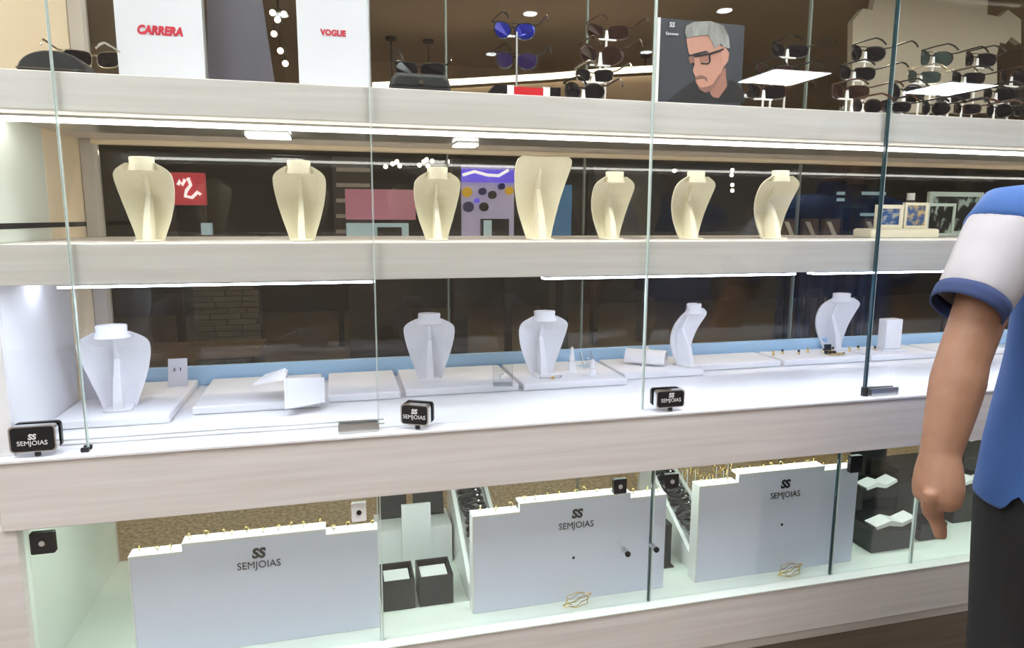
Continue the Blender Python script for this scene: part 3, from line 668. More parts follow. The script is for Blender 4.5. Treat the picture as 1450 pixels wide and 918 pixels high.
# ------------------------------------------------------------------ middle shelf: picture frames
q0 = UY(1230, 340, .25); q1 = UY(1325, 340, .25)
t = thing('riser_block', 'low cream riser block under two small picture frames', 'riser', ((q0.x+q1.x)/2, .27, ZS1)); hw = (q1.x-q0.x)/2
obj('block', MB().box(-hw, hw, -.03, .05, .001, .026), 'bust_cream', t, bevel=.002); obj('top_pad', MB().box(-hw+.004, hw-.004, -.026, .046, .0262, .029), 'bust_cream', t)
M['pic_blue'] = mat('blue_picture', (.03, .10, .30), .4, noise=((.45, .45, .42), (40, 40, 60), 3, .45, .6))
M['pic_gold'] = mat('gold_blue_picture', (.05, .12, .32), .4, noise=((.6, .45, .2), (50, 50, 50), 3, .42, .6))
M['pic_dark'] = mat('dark_picture', (.008, .01, .009), .3, noise=((.42, .52, .46), (38, 38, 22), 3, .50, .62))
def frame_(px0, py0, px1, py1, Y, zb, mt_, pic, label, th=.006, name='picture_frame'):
    a = UY(px0, (py0+py1)/2, Y); b = UY(px1, (py0+py1)/2, Y); top = UY((px0+px1)/2, py0, Y).z
    c = Vector(((a.x+b.x)/2, Y, zb)); hw = (b.x-a.x)/2; h = top-zb
    t = thing(name, label, 'picture frame', c)
    for nm, bx in (('rail', (-hw, hw, 0, .012, .0005, th)), ('rail', (-hw, hw, 0, .012, h-th, h)), ('stile', (-hw, -hw+th, 0, .012, th, h-th)), ('stile', (hw-th, hw, 0, .012, th, h-th))):
        obj(nm, MB().box(*bx), mt_, t)
    obj('picture', MB().box(-hw+th, hw-th, .004, .006, th, h-th), pic, t)
    return t
frame_(1242, 290, 1279, 325, .26, ZS1+.0292, 'bust_cream', 'pic_blue', 'small cream frame with a blue picture on the riser', .012)
frame_(1281, 287, 1314, 325, .28, ZS1+.0292, 'bust_cream', 'pic_gold', 'small cream frame with a gold and blue picture on the riser', .009)
q = UY(1298, 285, .31); t = thing('glass_bottle', 'small clear bottle with a white cap behind the riser frames', 'bottle', (q.x, .335, ZS1))
obj('body', MB().cyl((0, 0, .001), .022, .10, 16), 'acrylic', t, smooth=True); obj('shoulder', MB().cyl((0, 0, .101), .022, .02, 16, 'z', .010), 'acrylic', t, smooth=True); obj('cap', MB().cyl((0, 0, .121), .012, .022, 16), 'white_stand', t, smooth=True)
M['palegreen'] = mat('pale_green_frame', (.62, .74, .68), .4)
frame_(1312, 288, 1352, 340, .40, ZS1+.001, 'palegreen', 'pic_dark', 'narrow pale green frame standing before the wide one', .010)
frame_(1314, 272, 1390, 340, .46, ZS1+.001, 'palegreen', 'pic_dark', 'wide pale green frame with a dark crowded picture', .016)

# ------------------------------------------------------------------ lower compartment
YPN = .085
def stepped_board(pts, label, logo, hole, name='display_board'):
    """pts: pixel outline of the top edge from left to right"""
    v = [UY(x, y, YPN) for x, y in pts]; x0, x1 = v[0].x, v[-1].x
    c = Vector(((x0+x1)/2, YPN, ZB1)); t = thing(name, label, 'display board', c)
    out = [(x0-c.x, 0, .001)] + [(q.x-c.x, 0, q.z-ZB1) for q in v] + [(x1-c.x, 0, .001)]
    for i in range(1, len(out)-2, 2):      # level each tread
        z = (out[i][2]+out[i+1][2])/2; out[i] = (out[i][0], 0, z); out[i+1] = (out[i+1][0], 0, z)
    for i in range(2, len(out)-2, 2): out[i+1] = (out[i][0], 0, out[i+1][2])
    obj('board', MB().prism(out, (0, .016, 0)), 'paleboard', t)
    tops = []
    for i in range(1, len(out)-2, 2):
        obj('top_strip', MB().box(out[i][0], out[i+1][0], -.001, .040, out[i][2]+.0003, out[i][2]+.006), 'white', t)
        tops.append((out[i][0]+c.x, out[i+1][0]+c.x, out[i][2]+.006+ZB1))
    obj('side_edge', MB().box(out[0][0]-.004, out[0][0]-.0003, -.001, .040, .001, out[1][2]+.006), 'white', t)
    for s in (.2, .8): obj('foot', MB().box(out[0][0]+s*(x1-x0)-.01, out[0][0]+s*(x1-x0)+.01, .0165, .06, .001, .004), 'white', t)
    q = UY(*logo[0], YPN)
    obj('logo', text_mb('SS', .034, .0004, .12, .0016, sx=.95).shift((q.x-c.x, -.0008, q.z-ZB1)), 'ink', t)
    q = UY(*logo[1], YPN)
    obj('lettering', text_mb('SEMJOIAS', .0258, .0004, 0, 0, sx=.93).shift((q.x-c.x, -.0008, q.z-ZB1)), 'ink', t)
    if hole:
        q = UY(*hole, YPN); obj('cable_hole', MB().cyl((q.x-c.x, -.0012, q.z-ZB1), .004, .001, 12, 'y'), 'ink', t)
    return t, tops
b1, tops1 = stepped_board([(184, 794), (258, 783), (259, 776), (461, 750), (462, 761), (536, 752)], 'widest pale display board with stepped top beside the side panel', ((366, 784), (367, 800)), None)
b2, tops2 = stepped_board([(671, 736), (736, 727), (737, 718), (893, 699), (894, 708), (944, 703)], 'pale stepped display board before the round door knobs', ((817, 728), (816, 744)), (812, 790))
b3, tops3 = stepped_board([(992, 692), (1046, 686), (1047, 676), (1168, 661), (1169, 669), (1216, 664)], 'pale stepped display board beside the black gift boxes', ((1112, 686), (1112, 701)), (1107, 743))
# earrings standing along the board tops
k = 0
for (tops, names) in ((tops1, 'widest board'), (tops2, 'board before the knobs'), (tops3, 'board beside the boxes')):
    for (x0, x1, z) in tops:
        n = max(2, int((x1-x0)/.032))
        for i in range(n):
            x = x0+(x1-x0)*(i+.5+random.uniform(-.25, .25))/n
            r_ = random.uniform(.003, .0055)
            t = thing('hoop_earring', 'little gold hoop earring propped on top of the '+names, 'earring', (x, YPN+random.uniform(.012, .03), z+.0004), random.uniform(-1, 1), 'hoops on the '+names)
            obj('hoop', MB().ring((0, 0, r_+.0055), r_, .0011, (0, 1, 0), 12, 5), 'gold', t, smooth=True)
            obj('post', MB().cyl((0, 0, 0), .0022, .0058, 8), 'white_stand', t)
# lower glass doors
YD = .028
dseam = [XL+.008, .078, .795, 1.375, 1.66, XR-.02]
dl = ['lower glass door before the widest stepped board', 'lower glass door with a round knob at its right edge', 'lower glass door with a round knob at its left edge',
      'narrow lower glass door before the black gift boxes', 'lower glass door behind the man in dark trousers']
for i in range(5):
    x0, x1 = dseam[i]+.0015, dseam[i+1]-.0015; c = (x0+x1)/2
    t = thing('glass_door', dl[i], 'glass door', (c, YD, ZB1))
    obj('pane', MB().box(x0-c, x1-c, -.003, .003, .003, ZC0-ZB1-.003), 'glass', t)
    for s, xx in ((-1, x0), (1, x1)):
        if i == 0 and s < 0: continue
        if i == 4 and s > 0: continue
        ww = .003
        obj('polished_edge', MB().box(min(xx, xx-s*ww)-c, max(xx, xx-s*ww)-c, -.0035, .0035, .003, ZC0-ZB1-.003), 'edge_dark' if (i in (1, 2) and s > 0) else 'edge', t)
    def lock(px, py, w_, h_, mt_, face):
        q = UY(px, py, YD); l = obj('lock', MB().rbox(q.x-w_/2-c, q.x+w_/2-c, -.016, -.0036, q.z-h_/2-ZB1, min(q.z+h_/2-ZB1, ZC0-ZB1-.003), .003), mt_, t)
        obj('keyhole', MB().cyl((q.x-c, -.0185, q.z-ZB1), .006, .002, 12, 'y'), face, l, smooth=True)
    def knob(px, py):
        q = UY(px, py, YD); l = obj('knob', MB().cyl((q.x-c, -.030, q.z-ZB1), .0075, .0265, 14, 'y'), 'chrome', t, smooth=True)
        obj('knob_cap', MB().cyl((q.x-c, -.034, q.z-ZB1), .0078, .0035, 14, 'y'), 'black', l, smooth=True)
    if i == 0: lock(64, 765, .046, .048, 'black', 'alu'); lock(508, 722, .034, .045, 'white_stand', 'black')
    if i == 1: lock(875, 686, .036, .040, 'black', 'alu'); knob(882, 777)
    if i == 2: lock(948, 679, .038, .040, 'black', 'alu'); knob(922, 771)
    if i == 3: lock(1207, 655, .040, .050, 'black', 'black')
# open black boxes between boards
def open_box(x0, x1, y0, y1, h, label, group):
    c = Vector(((x0+x1)/2, y0, ZB1)); hw = (x1-x0)/2; d = y1-y0
    t = thing('jewel_box', label, 'jewelry box', c, 0, group)
    obj('front', MB().box(-hw, hw, 0, .004, .001, h), 'charcoal', t); obj('back', MB().box(-hw, hw, d-.004, d, .001, h), 'charcoal', t)
    for s in (-1, 1): obj('side', MB().box(s*hw-.004*(s > 0), s*hw+.004*(s < 0), .0042, d-.0042, .001, h), 'charcoal', t)
    obj('insert', MB().box(-hw+.008, hw-.012, .012, d-.02, h-.016, h-.010), 'white', t); obj('bottom', MB().box(-hw+.0042, hw-.0042, .0042, d-.0042, .001, .006), 'charcoal', t)
for (a, b_, lab) in ((541, 588, 'open black jewelry box against the widest stepped board'), (594, 642, 'open black jewelry box beside the slanted white tray')):
    x0 = UY(a, 840, .15).x; x1 = UY(b_, 840, .15).x; open_box(x0, x1, .15, .25, .085, lab, 'open black boxes')
# white stand behind with dark squares
t = thing('white_riser', 'tall white riser between the dark pads behind the open boxes', 'riser', (.205, .36, ZB1))
obj('front', MB().box(-.045, .040, 0, .012, .001, .20), 'white', t); obj('step', MB().box(-.12, .105, .0125, .14, .001, .12), 'white', t)
for x0, x1, lab in ((.100, .185, 'black velvet pad leaning in front of the window, nearer the widest board'), (.205, .300, 'black velvet pad leaning in front of the window, nearer the slanted tray')):
    t = thing('velvet_pad', lab, 'velvet pad', ((x0+x1)/2, .46, ZB1+.1205)); hw = (x1-x0)/2
    obj('pad', MB().prism([(-hw, 0, .001), (hw, 0, .001), (hw, .03, .105), (-hw, .03, .105)], (0, .012, 0)), 'blackmatte', t, bevel=.003)
    obj('trim', MB().box(-hw, hw, -.004, -.001, .001, .006), 'blackmatte', t)
# slanted white tray with black beaded jewelry, twice
def slanted(x, label, blab):
    t = thing('slanted_tray', label, 'slanted tray', (x, .15, ZB1))
    obj('side_wall', MB().prism([(0, 0, .001), (0, .36, .001), (0, .36, .20), (0, .30, .22), (0, 0, .05)], (.012, 0, 0)), 'white', t)
    obj('bed', MB().prism([(.0125, 0, .03), (.0125, .36, .18), (.0125, .36, .172), (.0125, 0, .022)], (.10, 0, 0)), 'white', t)
    obj('far_wall', MB().prism([(.113, 0, .001), (.113, .36, .001), (.113, .36, .20), (.113, 0, .05)], (.012, 0, 0)), 'white', t)
    for j in range(14):
        yy = .04+.022*j; zz = .03+.15*yy/.36+.012
        n = thing('beaded_bracelet', blab, 'bracelet', (x+.062, .15+yy, ZB1+zz+.006), random.uniform(-.4, .4), blab)
        mb = MB()
        obj('beads', MB().tube([((.034+.004*math.sin(9*a))*math.cos(a), .008*math.sin(a), .014*math.sin(a*2+j)*.5+.012) for a in [2*math.pi*q/20 for q in range(20)]], .0062, 6, True), 'ink' if j % 3 else 'charcoal', n, smooth=True)
        obj('clasp', MB().sphere((.02, -.008, .020), .005, 8, 5), 'chrome', n, smooth=True)
slanted(.268+.05, 'slanted white tray of dark bracelets before the round knobs', 'dark beaded bracelet on the slanted tray by the open boxes')
slanted(.985, 'slanted white tray of dark bracelets behind the last stepped board', 'dark beaded bracelet on the slanted tray by the last board')
t = thing('velvet_stand', 'tall black velvet stand between the two boards', 'velvet stand', (.925, .19, ZB1))
obj('column', MB().box(-.025, .02, 0, .05, .004, .135), 'blackmatte', t, bevel=.003); obj('foot', MB().box(-.03, .025, -.01, .06, .0005, .0038), 'blackmatte', t)
# gold chains on the upper edge of right trays
for i in range(16):
    x = 1.0+i*.028; y = .55+random.uniform(-.01, .02)
    t = thing('gold_chain', 'shiny gold chain hung on a white pin above the trays', 'chain', (x, y, ZB1+.001), random.uniform(-.5, .5), 'gold chains on pins')
    zt = .105+.045*random.random()
    obj('pin', MB().cyl((0, 0, 0), .002, zt, 8), 'white_stand', t)
    obj('links', MB().tube([(.012*math.cos(a)*(1+.3*math.sin(3*a)), .005*math.sin(2*a), zt-.008+.017*math.sin(a)) for a in [2*math.pi*q/18 for q in range(18)]], .0022, 5, True), 'gold', t, smooth=True)
# bracelets lying in front
for (px, py, lab) in ((819, 861, 'tangled gold bracelet lying before the board with knobs'), (1113, 811, 'tangled gold bracelet lying before the board beside the gift boxes')):
    q = UZ(px, py, ZB1); t = thing('gold_bracelet', lab, 'bracelet', (q.x, .056, ZB1+.001))
    for j in range(3):
        obj('strand', MB().tube([((.030+.004*j)*math.cos(a)+.003*math.sin(7*a+j), .012*math.sin(a), .004+.013*(1+math.sin(a+j*1.1))+.002*math.cos(5*a)) for a in [2*math.pi*k_/40 for k_ in range(40)]], .0011, 5, True), 'gold', t, smooth=True)
# black gift boxes right of the boards
def gift(px0, px1, py1, Y, h, d, label, bow=True, rz=0, grp='black gift boxes'):
    a = UZ(px0, py1, ZB1); x0 = UY(px0, py1, Y).x; x1 = UY(px1, py1, Y).x; c = (x0+x1)/2; hw = (x1-x0)/2
    t = thing('gift_box', label, 'gift box', (c, Y, ZB1+.001), rz, grp)
    obj('body', MB().box(-hw, hw, 0, d, 0, h*.7), 'charcoal', t, bevel=.002); obj('lid', MB().box(-hw-.003, hw+.003, -.003, d+.003, h*.7+.0005, h), 'black', t, bevel=.002)
    if bow:
        obj('ribbon', MB().prism([(-hw*.9, -.006, h+.004), (-hw*.2, -.004, h+.018), (hw*.3, -.004, h+.006), (hw*.9, -.005, h+.022), (hw*.95, -.005, h+.012), (hw*.3, -.005, h-.006), (-hw*.3, -.005, h+.002), (-hw*.85, -.006, h-.006)], (0, .05, 0)), 'white_stand', t)
gift(1232, 1292, 790, .11, .085, .12, 'low black gift box with a white tissue ribbon on top')
gift(1216, 1262, 770, .25, .15, .10, 'taller black gift box standing behind the ribboned one')
gift(1264, 1330, 768, .26, .20, .12, 'tall black gift box partly hidden by the hanging hand', False)
gift(1300, 1335, 785, .14, .055, .07, 'small black gift box under the pointing finger', False)
gift(1345, 1400, 775, .22, .14, .12, 'grey shaded black gift box between arm and shirt')
gift(1352, 1420, 765, .36, .24, .10, 'tallest black gift box at the back beside the shirt')
gift(1218, 1246, 750, .42, .33, .08, 'upright black carton at the back behind the ribboned box', False)

# ------------------------------------------------------------------ person
def person():
    root = thing('person', 'person in blue polo with white sleeves and black trousers, arm hanging', 'person', (1.668, -.40, 0))
    O = Vector((1.668, -.40, 0))
    def ell(c, a, b, n=20, rot=0, up=None):
        return [Vector((c[0]+a*math.cos(t)*math.cos(rot)-b*math.sin(t)*math.sin(rot), c[1]+a*math.cos(t)*math.sin(rot)+b*math.sin(t)*math.cos(rot), c[2])) for t in [2*math.pi*k/n for k in range(n)]]
    D = 1.45
    sh = UD(1432, 318, D+.03); el = UD(1364, 508, D); wr = UD(1331, 645, D-.02)
    body = MB()
    # torso, neck, head
    body.loft([ell((O.x, O.y, z), a, b) for z, a, b in ((.80, .10, .09), (.86, .165, .12), (.95, .17, .125), (1.08, .165, .115), (1.22, .18, .12), (1.34, .18, .11), (1.42, .13, .085), (1.47, .07, .065))])
    body.loft([ell((O.x, O.y+dy, z), a, b, 16) for z, a, b, dy in ((1.42, .068, .066, 0), (1.50, .060, .062, .01), (1.56, .058, .06, .02))])
    body.loft([ell((O.x, O.y+.025+dy, z), a, b, 18) for z, a, b, dy in ((1.515, .030, .035, .055), (1.535, .050, .065, .03), (1.565, .064, .088, .012), (1.61, .072, .098, .004), (1.66, .077, .102, 0), (1.70, .072, .095, -.003), (1.735, .052, .07, -.005), (1.75, .02, .03, -.005))])
    body.tube([(O.x, O.y+.118, 1.655), (O.x, O.y+.134, 1.625), (O.x, O.y+.142, 1.607), (O.x, O.y+.115, 1.60)], [.008, .011, .014, .012], 8)
    body.loft([ell((O.x, O.y+.112, z), a, .012, 10) for z, a in ((1.562, .012), (1.568, .024), (1.574, .022), (1.580, .010))])
    for s in (-1, 1): body.sphere((O.x+s*.077, O.y+.018, 1.64), (.010, .020, .032)); body.sphere((O.x+s*.032, O.y+.112, 1.652), (.017, .012, .008))
    # left arm (visible)
    body.tube([sh+Vector((.05, 0, .02)), sh, sh.lerp(el, .35), sh.lerp(el, .7), el, el.lerp(wr, .25), el.lerp(wr, .55), el.lerp(wr, .85), wr], [.055, .060, .055, .052, .050, .053, .048, .041, .038], 18)
    # visible hand: back of the hand to the left, index finger pointing down
    kn = UD(1327, 708, D-.03)
    body.tube([wr, wr.lerp(kn, .35), wr.lerp(kn, .7), kn, kn+Vector((0, 0, -.012))], [(.037, .040), (.040, .050), (.042, .055), (.039, .051), (.026, .040)], 16)
    # finger chains: knuckles spread along hand breadth
    bx = Vector((1, 0, 0)); by = Vector((0, 1, 0))
    def chain(pts, rad): body.tube(pts, rad, 10)
    k0 = kn
    idx = k0+bx*.012+Vector((0, .012, -.006)); tip = UD(1332, 764, D-.03)
    chain([k0+bx*.008+Vector((0, .005, .02)), idx, idx.lerp(tip, .42)+Vector((-.004, .004, 0)), idx.lerp(tip, .75), tip], [.017, .0175, .0165, .015, .011])
    for j, (dx, dy, l1, l2) in enumerate(((-.010, -.004, .034, .026), (-.026, -.010, .028, .024), (-.038, -.016, .020, .020))):
        a = k0+bx*dx+by*dy+Vector((0, 0, -.004+.007*j)); b_ = a+Vector((.004, .006, -l1)); c = b_+Vector((.020, .016, .004)); d = c+Vector((.010, .006, .018))
        chain([a+Vector((0, 0, .02)), a, b_, c, d], [.014, .0145, .0135, .012, .010])
    th0 = wr.lerp(kn, .35)+bx*.030+by*.02
    chain([th0, th0+Vector((.018, .014, -.030)), th0+Vector((.016, .012, -.062)), th0+Vector((.006, .008, -.085))], [.016, .0145, .0125, .009])
    # other arm and hand
    sh2 = Vector((O.x+.19, sh.y, sh.z)); el2 = Vector((O.x+.27, el.y, el.z)); wr2 = Vector((O.x+.30, wr.y+.06, wr.z))
    body.tube([sh2-Vector((.05, 0, -.02)), sh2, sh2.lerp(el2, .5), el2, el2.lerp(wr2, .3), el2.lerp(wr2, .8), wr2, wr2+Vector((0, .01, -.05)), wr2+Vector((0, .012, -.10))], [.055, .062, .057, .055, .058, .044, .040, (.040, .046), (.032, .042)], 18)
    for j in range(4):
        a = wr2+Vector((.0, -.022+.019*j, -.095)); chain([a, a+Vector((-.002, .004, -.04)), a+Vector((-.010, .008, -.07)), a+Vector((-.022, .008, -.088))], [.0115, .011, .010, .008])
    a = wr2+Vector((-.012, .045, -.04)); chain([a, a+Vector((-.008, .016, -.03)), a+Vector((-.012, .016, -.065))], [.014, .013, .010])
    # legs
    for s in (-1, 1):
        body.tube([(O.x+s*.09, O.y, .86), (O.x+s*.10, O.y, .70), (O.x+s*.105, O.y+.01, .48), (O.x+s*.105, O.y-.012, .30), (O.x+s*.105, O.y-.005, .10), (O.x+s*.105, O.y, .05)], [.085, .082, .058, .056, .040, .042], 14)
    o = obj('body', body.shift(-O), 'skin', root)
    md = o.modifiers.new('join', 'REMESH'); md.mode = 'VOXEL'; md.voxel_size = .005; md.use_smooth_shade = True
    sm = o.modifiers.new('soft', 'SMOOTH'); sm.iterations = 4; sm.factor = .5
    # polo shirt
    def fold(c, a, b, z, n=48, ph=0, amp=.004):
        return [Vector((c.x+(a+amp*math.sin(5*t+z*23+ph)+amp*.5*math.sin(11*t-z*31))*math.cos(t), c.y+(b+amp*math.sin(4*t+z*17))*math.sin(t), z+.003*math.sin(3*t+ph))) for t in [2*math.pi*k/n for k in range(n)]]
    prof = [(.752, .238, .172, .0), (.80, .236, .170, .006), (.90, .222, .162, .007), (1.0, .205, .15, .007), (1.10, .196, .142, .006), (1.20, .196, .14, .005), (1.30, .198, .138, .004), (1.38, .190, .125, .003), (1.43, .160, .105, .002), (1.465, .110, .088, .001), (1.485, .082, .078, 0)]
    out = [fold(O, a, b, z, amp=am) for z, a, b, am in prof]; inn = [fold(O, a-.004, b-.004, z, amp=am) for z, a, b, am in prof]
    sb = MB().loft(out+inn[::-1], cap=False, closed=True)
    # side vents: pull the hem up in a narrow wedge on both sides
    for v in sb.v:
        if v.z < .77 and abs(v.y-O.y+.045) < .010: v.z += .07
    shirt = obj('polo_shirt', sb.shift(-O), 'polo', root, smooth=True, sharp=70)
    ss = shirt.modifiers.new('sub', 'SUBSURF'); ss.levels = 1; ss.render_levels = 1
    obj('collar', MB().loft([ell((O.x, O.y+.004, z), a, b, 24) for z, a, b in ((1.470, .098, .088), (1.50, .080, .078), (1.525, .074, .074), (1.525, .070, .070), (1.50, .074, .072), (1.470, .092, .082))], cap=False, closed=True).shift(-O), 'navy', shirt, smooth=True)
    for sgn, S_, E_ in ((1, sh, el), (-1, sh2, el2)):
        cu = S_.lerp(E_, .56); dirv = (E_-S_).normalized(); nk = Vector((O.x-sgn*.085, O.y, 1.475))
        ct = UD(1376, 424, D) if sgn > 0 else sh2.lerp(el2, .62)
        top = S_+Vector((sgn*.012, 0, .005))
        st = top.lerp(ct, .16)
        yk = obj('shoulder', MB().tube([nk+Vector((sgn*.02, 0, -.01)), nk.lerp(top, .5)+Vector((0, 0, -.008)), top, st, st.lerp(ct, .06)], [(.02, .06), (.058, .088), (.086, .094), (.087, .092), (.080, .085)], 28).shift(-O), 'polo', shirt, smooth=True, sharp=80)
        path = [st, st.lerp(ct, .3), st.lerp(ct, .55), st.lerp(ct, .8), ct]
        rad = [(.083, .089), (.081, .085), (.078, .080), (.074, .076), (.069, .072)]
        tb = MB().tube(path, rad, 28, cap=False)
        for i_, v in enumerate(tb.v): v += Vector((.0022*math.sin(i_*1.7), .0022*math.sin(i_*.9), .003*math.sin(i_*.61)))
        sl = obj('sleeve', tb.shift(-O), 'sleeve', shirt, smooth=True, sharp=80)
        q = sl.modifiers.new('thick', 'SOLIDIFY'); q.thickness = .003; q.offset = -1
        q = sl.modifiers.new('sub', 'SUBSURF'); q.levels = 1; q.render_levels = 1
        sl['label'] = 'white short sleeve of the polo'
        dv = (ct-top).normalized()
        cf = MB().tube([ct-dv*.004, ct+dv*.010, ct+dv*.022, ct+dv*.030], [(.0715, .0745), (.0715, .0745), (.070, .073), (.069, .072)], 28, cap=False)
        cfo = obj('cuff', cf.shift(-O), 'navy', shirt, smooth=True, sharp=80); q = cfo.modifiers.new('thick', 'SOLIDIFY'); q.thickness = .004; q.offset = -1
    # trousers
    tr = MB()
    tr.loft([fold(O, a, b, z, 40, 1, .002) for z, a, b in ((.97, .192, .138), (.90, .208, .15), (.82, .218, .156), (.74, .214, .152))])
    for s in (-1, 1):
        tr.loft([ell((O.x+s*cx_, O.y+dy, z), a, b, 24) for z, a, b, cx_, dy in ((.82, .115, .14, .10, 0), (.74, .118, .135, .108, 0), (.60, .108, .118, .118, 0), (.45, .098, .10, .120, .005), (.25, .092, .095, .122, 0), (.10, .090, .10, .122, -.005), (.045, .088, .105, .122, 0))])
    to = obj('trousers', tr.shift(-O), 'trouser', root, smooth=True)
    md = to.modifiers.new('join', 'REMESH'); md.mode = 'VOXEL'; md.voxel_size = .009; md.use_smooth_shade = True
    for s in (-1, 1):
        obj('shoe', MB().loft([[(O.x+s*.122+x*k, O.y+y, z) for x, z in [(-.045, .001), (.045, .001), (.047, .03), (.035, h), (-.035, h), (-.047, .03)]] for y, k, h in ((-.10, .7, .06), (-.07, .95, .075), (.0, 1, .08), (.08, 1.05, .06), (.14, .9, .045), (.17, .55, .03))]).shift(-O), 'shoe', root, smooth=True)
    obj('hair', MB().loft([ell((O.x, O.y+.012+dy, z), a, b, 18) for z, a, b, dy in ((1.60, .070, .075, -.028), (1.65, .083, .100, -.010), (1.70, .082, .104, -.002), (1.745, .060, .078, -.004), (1.765, .02, .03, -.004))]).shift(-O), 'hair', root, smooth=True)
person()

# ------------------------------------------------------------------ the mall beyond the window
def px_box(px0, py0, px1, py1, Y, th):
    a = UY(px0, py1, Y); b = UY(px1, py0, Y); return a.x, b.x, Y, Y+th, a.z, b.z
def board(name, label, cat, rect, Y, mt_, th=.08, border=None, extra=None, to_floor=False):
    x0, x1, y0, y1, z0, z1 = px_box(*rect, Y, th); c = Vector(((x0+x1)/2, Y, 0 if to_floor else z0))
    t = thing(name, label, cat, c)
    obj('panel', MB().box(x0-c.x, x1-c.x, 0, th, (z0-c.z), z1-c.z), mt_, t)
    if to_floor:
        for s in (x0+.04, x1-.04): obj('leg', MB().box(s-.03-c.x, s+.03-c.x, .01, th-.01, .0005, z0-.001), 'mall_dark', t)
    if border: obj('frame', MB().box(x0-.03-c.x, x1+.03-c.x, .01, th+.02, z0-.03-c.z, z1+.03-c.z), border, t)
    if extra: extra(t, c)
    return t
M['sign_red'] = mat('red_lightbox', (.5, .03, .05), .5, emit=(.55, .05, .07), es=.55)
M['sign_white'] = mat('lit_white', (.8, .8, .8), .5, emit=(1, .95, .95), es=.9)
M['sign_pink'] = mat('pink_lightbox', (.5, .2, .26), .5, emit=(.42, .16, .22), es=.5)
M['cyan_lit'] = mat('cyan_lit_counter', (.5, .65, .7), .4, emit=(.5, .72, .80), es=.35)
M['lilac'] = mat('lilac_lit_wall', (.4, .36, .5), .5, emit=(.40, .36, .52), es=.55)
M['violet'] = mat('violet_lit_header', (.12, .08, .6), .4, emit=(.13, .09, .70), es=.8)
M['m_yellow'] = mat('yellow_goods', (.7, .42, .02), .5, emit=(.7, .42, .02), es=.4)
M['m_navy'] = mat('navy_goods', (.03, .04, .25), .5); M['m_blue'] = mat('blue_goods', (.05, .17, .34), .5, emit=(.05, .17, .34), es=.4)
M['bulb'] = mat('bulb', (1, 1, 1), .5, emit=(1, .85, .62), es=6); M['cove'] = mat('cove_light', (1, 1, 1), .5, emit=(1, .86, .64), es=3.0)
M['tan'] = mat('tan_goods', (.16, .11, .07), .6); M['greyshut'] = mat('grey_shutter', (.13, .13, .125), .5)
def script(t, c):
    Y = 5.0
    for pts in ([(252, 262), (254, 256), (258, 262), (262, 254)], [(266, 252), (270, 262), (264, 270), (262, 278), (272, 280), (280, 272), (284, 276)]):
        obj('script_stroke', MB().tube([UY(x, y, Y-.012)-c for x, y in pts], .014, 6), 'sign_white', t)
board('shop_sign', 'red lit shop sign with white script strokes beyond the window', 'sign', (236, 245, 288, 290), 5.0, 'sign_red', .1, None, script, True)
board('light_box', 'narrow pale blue lit panel under the red sign', 'light box', (286, 316, 298, 343), 4.7, 'cyan_lit', .1, None, None, True)
def shutter(t, c):
    for k in range(5):
        a = UY(476, 240+k*22, 5.98); b = UY(524, 240+k*22, 5.98); obj('slat', MB().box(a.x-c.x, b.x-c.x, -.02, -.001, a.z-.02, a.z+.02), 'palegrey', t)
board('shop_shutter', 'grey shop shutter with pale slats in the dark mall', 'shutter', (474, 223, 526, 345), 6.0, 'greyshut', .1, None, shutter, True)
def pinkx(t, c):
    a = UY(490, 316, 5.1); b = UY(576, 345, 5.1); obj('counter', MB().box(a.x-c.x, b.x-c.x, -.3, .0-.001, b.z-c.z, a.z-c.z), 'cyan_lit', t); obj('counter_base', MB().box(a.x-c.x, b.x-c.x, -.3, -.001, .0005-c.z, b.z-c.z-.0005), 'mall_dark', t)
    a = UY(535, 322, 4.79); b = UY(570, 345, 4.79); obj('till', MB().box(a.x-c.x, b.x-c.x, -.36, -.302, b.z-c.z, a.z-c.z), 'mall_dark', t)
board('pink_shop', 'small shop with pink lit sign over a pale blue counter', 'shop front', (490, 269, 588, 311), 5.2, 'sign_pink', .1, None, pinkx)
def lilx(t, c):
    Y = 4.8
    a = UY(652, 258, Y); b = UY(727, 241, Y); obj('header', MB().box(a.x-c.x, b.x-c.x, -.05, -.001, a.z, b.z), 'violet', t)
    obj('neon', MB().tube([UY(x, y, Y-.07)-c for x, y in ((655, 248), (672, 243), (690, 248), (706, 249), (720, 241))], .014, 6), 'sign_white', t)
    for x, y, r_, mt_ in ((662, 272, .06, 'm_yellow'), (684, 271, .045, 'm_navy'), (698, 276, .05, 'ink'), (711, 264, .04, 'm_navy'), (664, 293, .065, 'm_navy'), (686, 293, .055, 'ink'), (722, 270, .05, 'm_yellow'), (676, 284, .03, 'violet')):
        q = UY(x, y, Y-.06)-c; obj('round_item', MB().cyl((q.x, -.06, q.z), r_*.75, .055, 16, 'y'), mt_, t)
    a = UY(680, 337, Y); b = UY(718, 310, Y); obj('showcase', MB().box(a.x-c.x, b.x-c.x, -.08, -.001, a.z, b.z), 'mall_dark', t)
    a = UY(682, 335, Y); b = UY(693, 312, Y); obj('showcase_light', MB().box(a.x-c.x, b.x-c.x, -.10, -.081, a.z, b.z), 'cyan_lit', t)
    a = UY(640, 345, Y); b = UY(650, 225, Y); obj('jamb', MB().box(a.x-c.x, b.x-c.x, -.1, .1, .001, b.z), 'ink', t)
board('kiosk', 'lilac lit kiosk wall with violet header and round goods', 'kiosk', (651, 236, 728, 345), 4.8, 'lilac', .1, None, lilx, True)
board('advert_column', 'tall blue rounded column beyond the large neckless bust', 'column', (778, 262, 810, 345), 4.6, 'm_blue', .3, None, None, True)
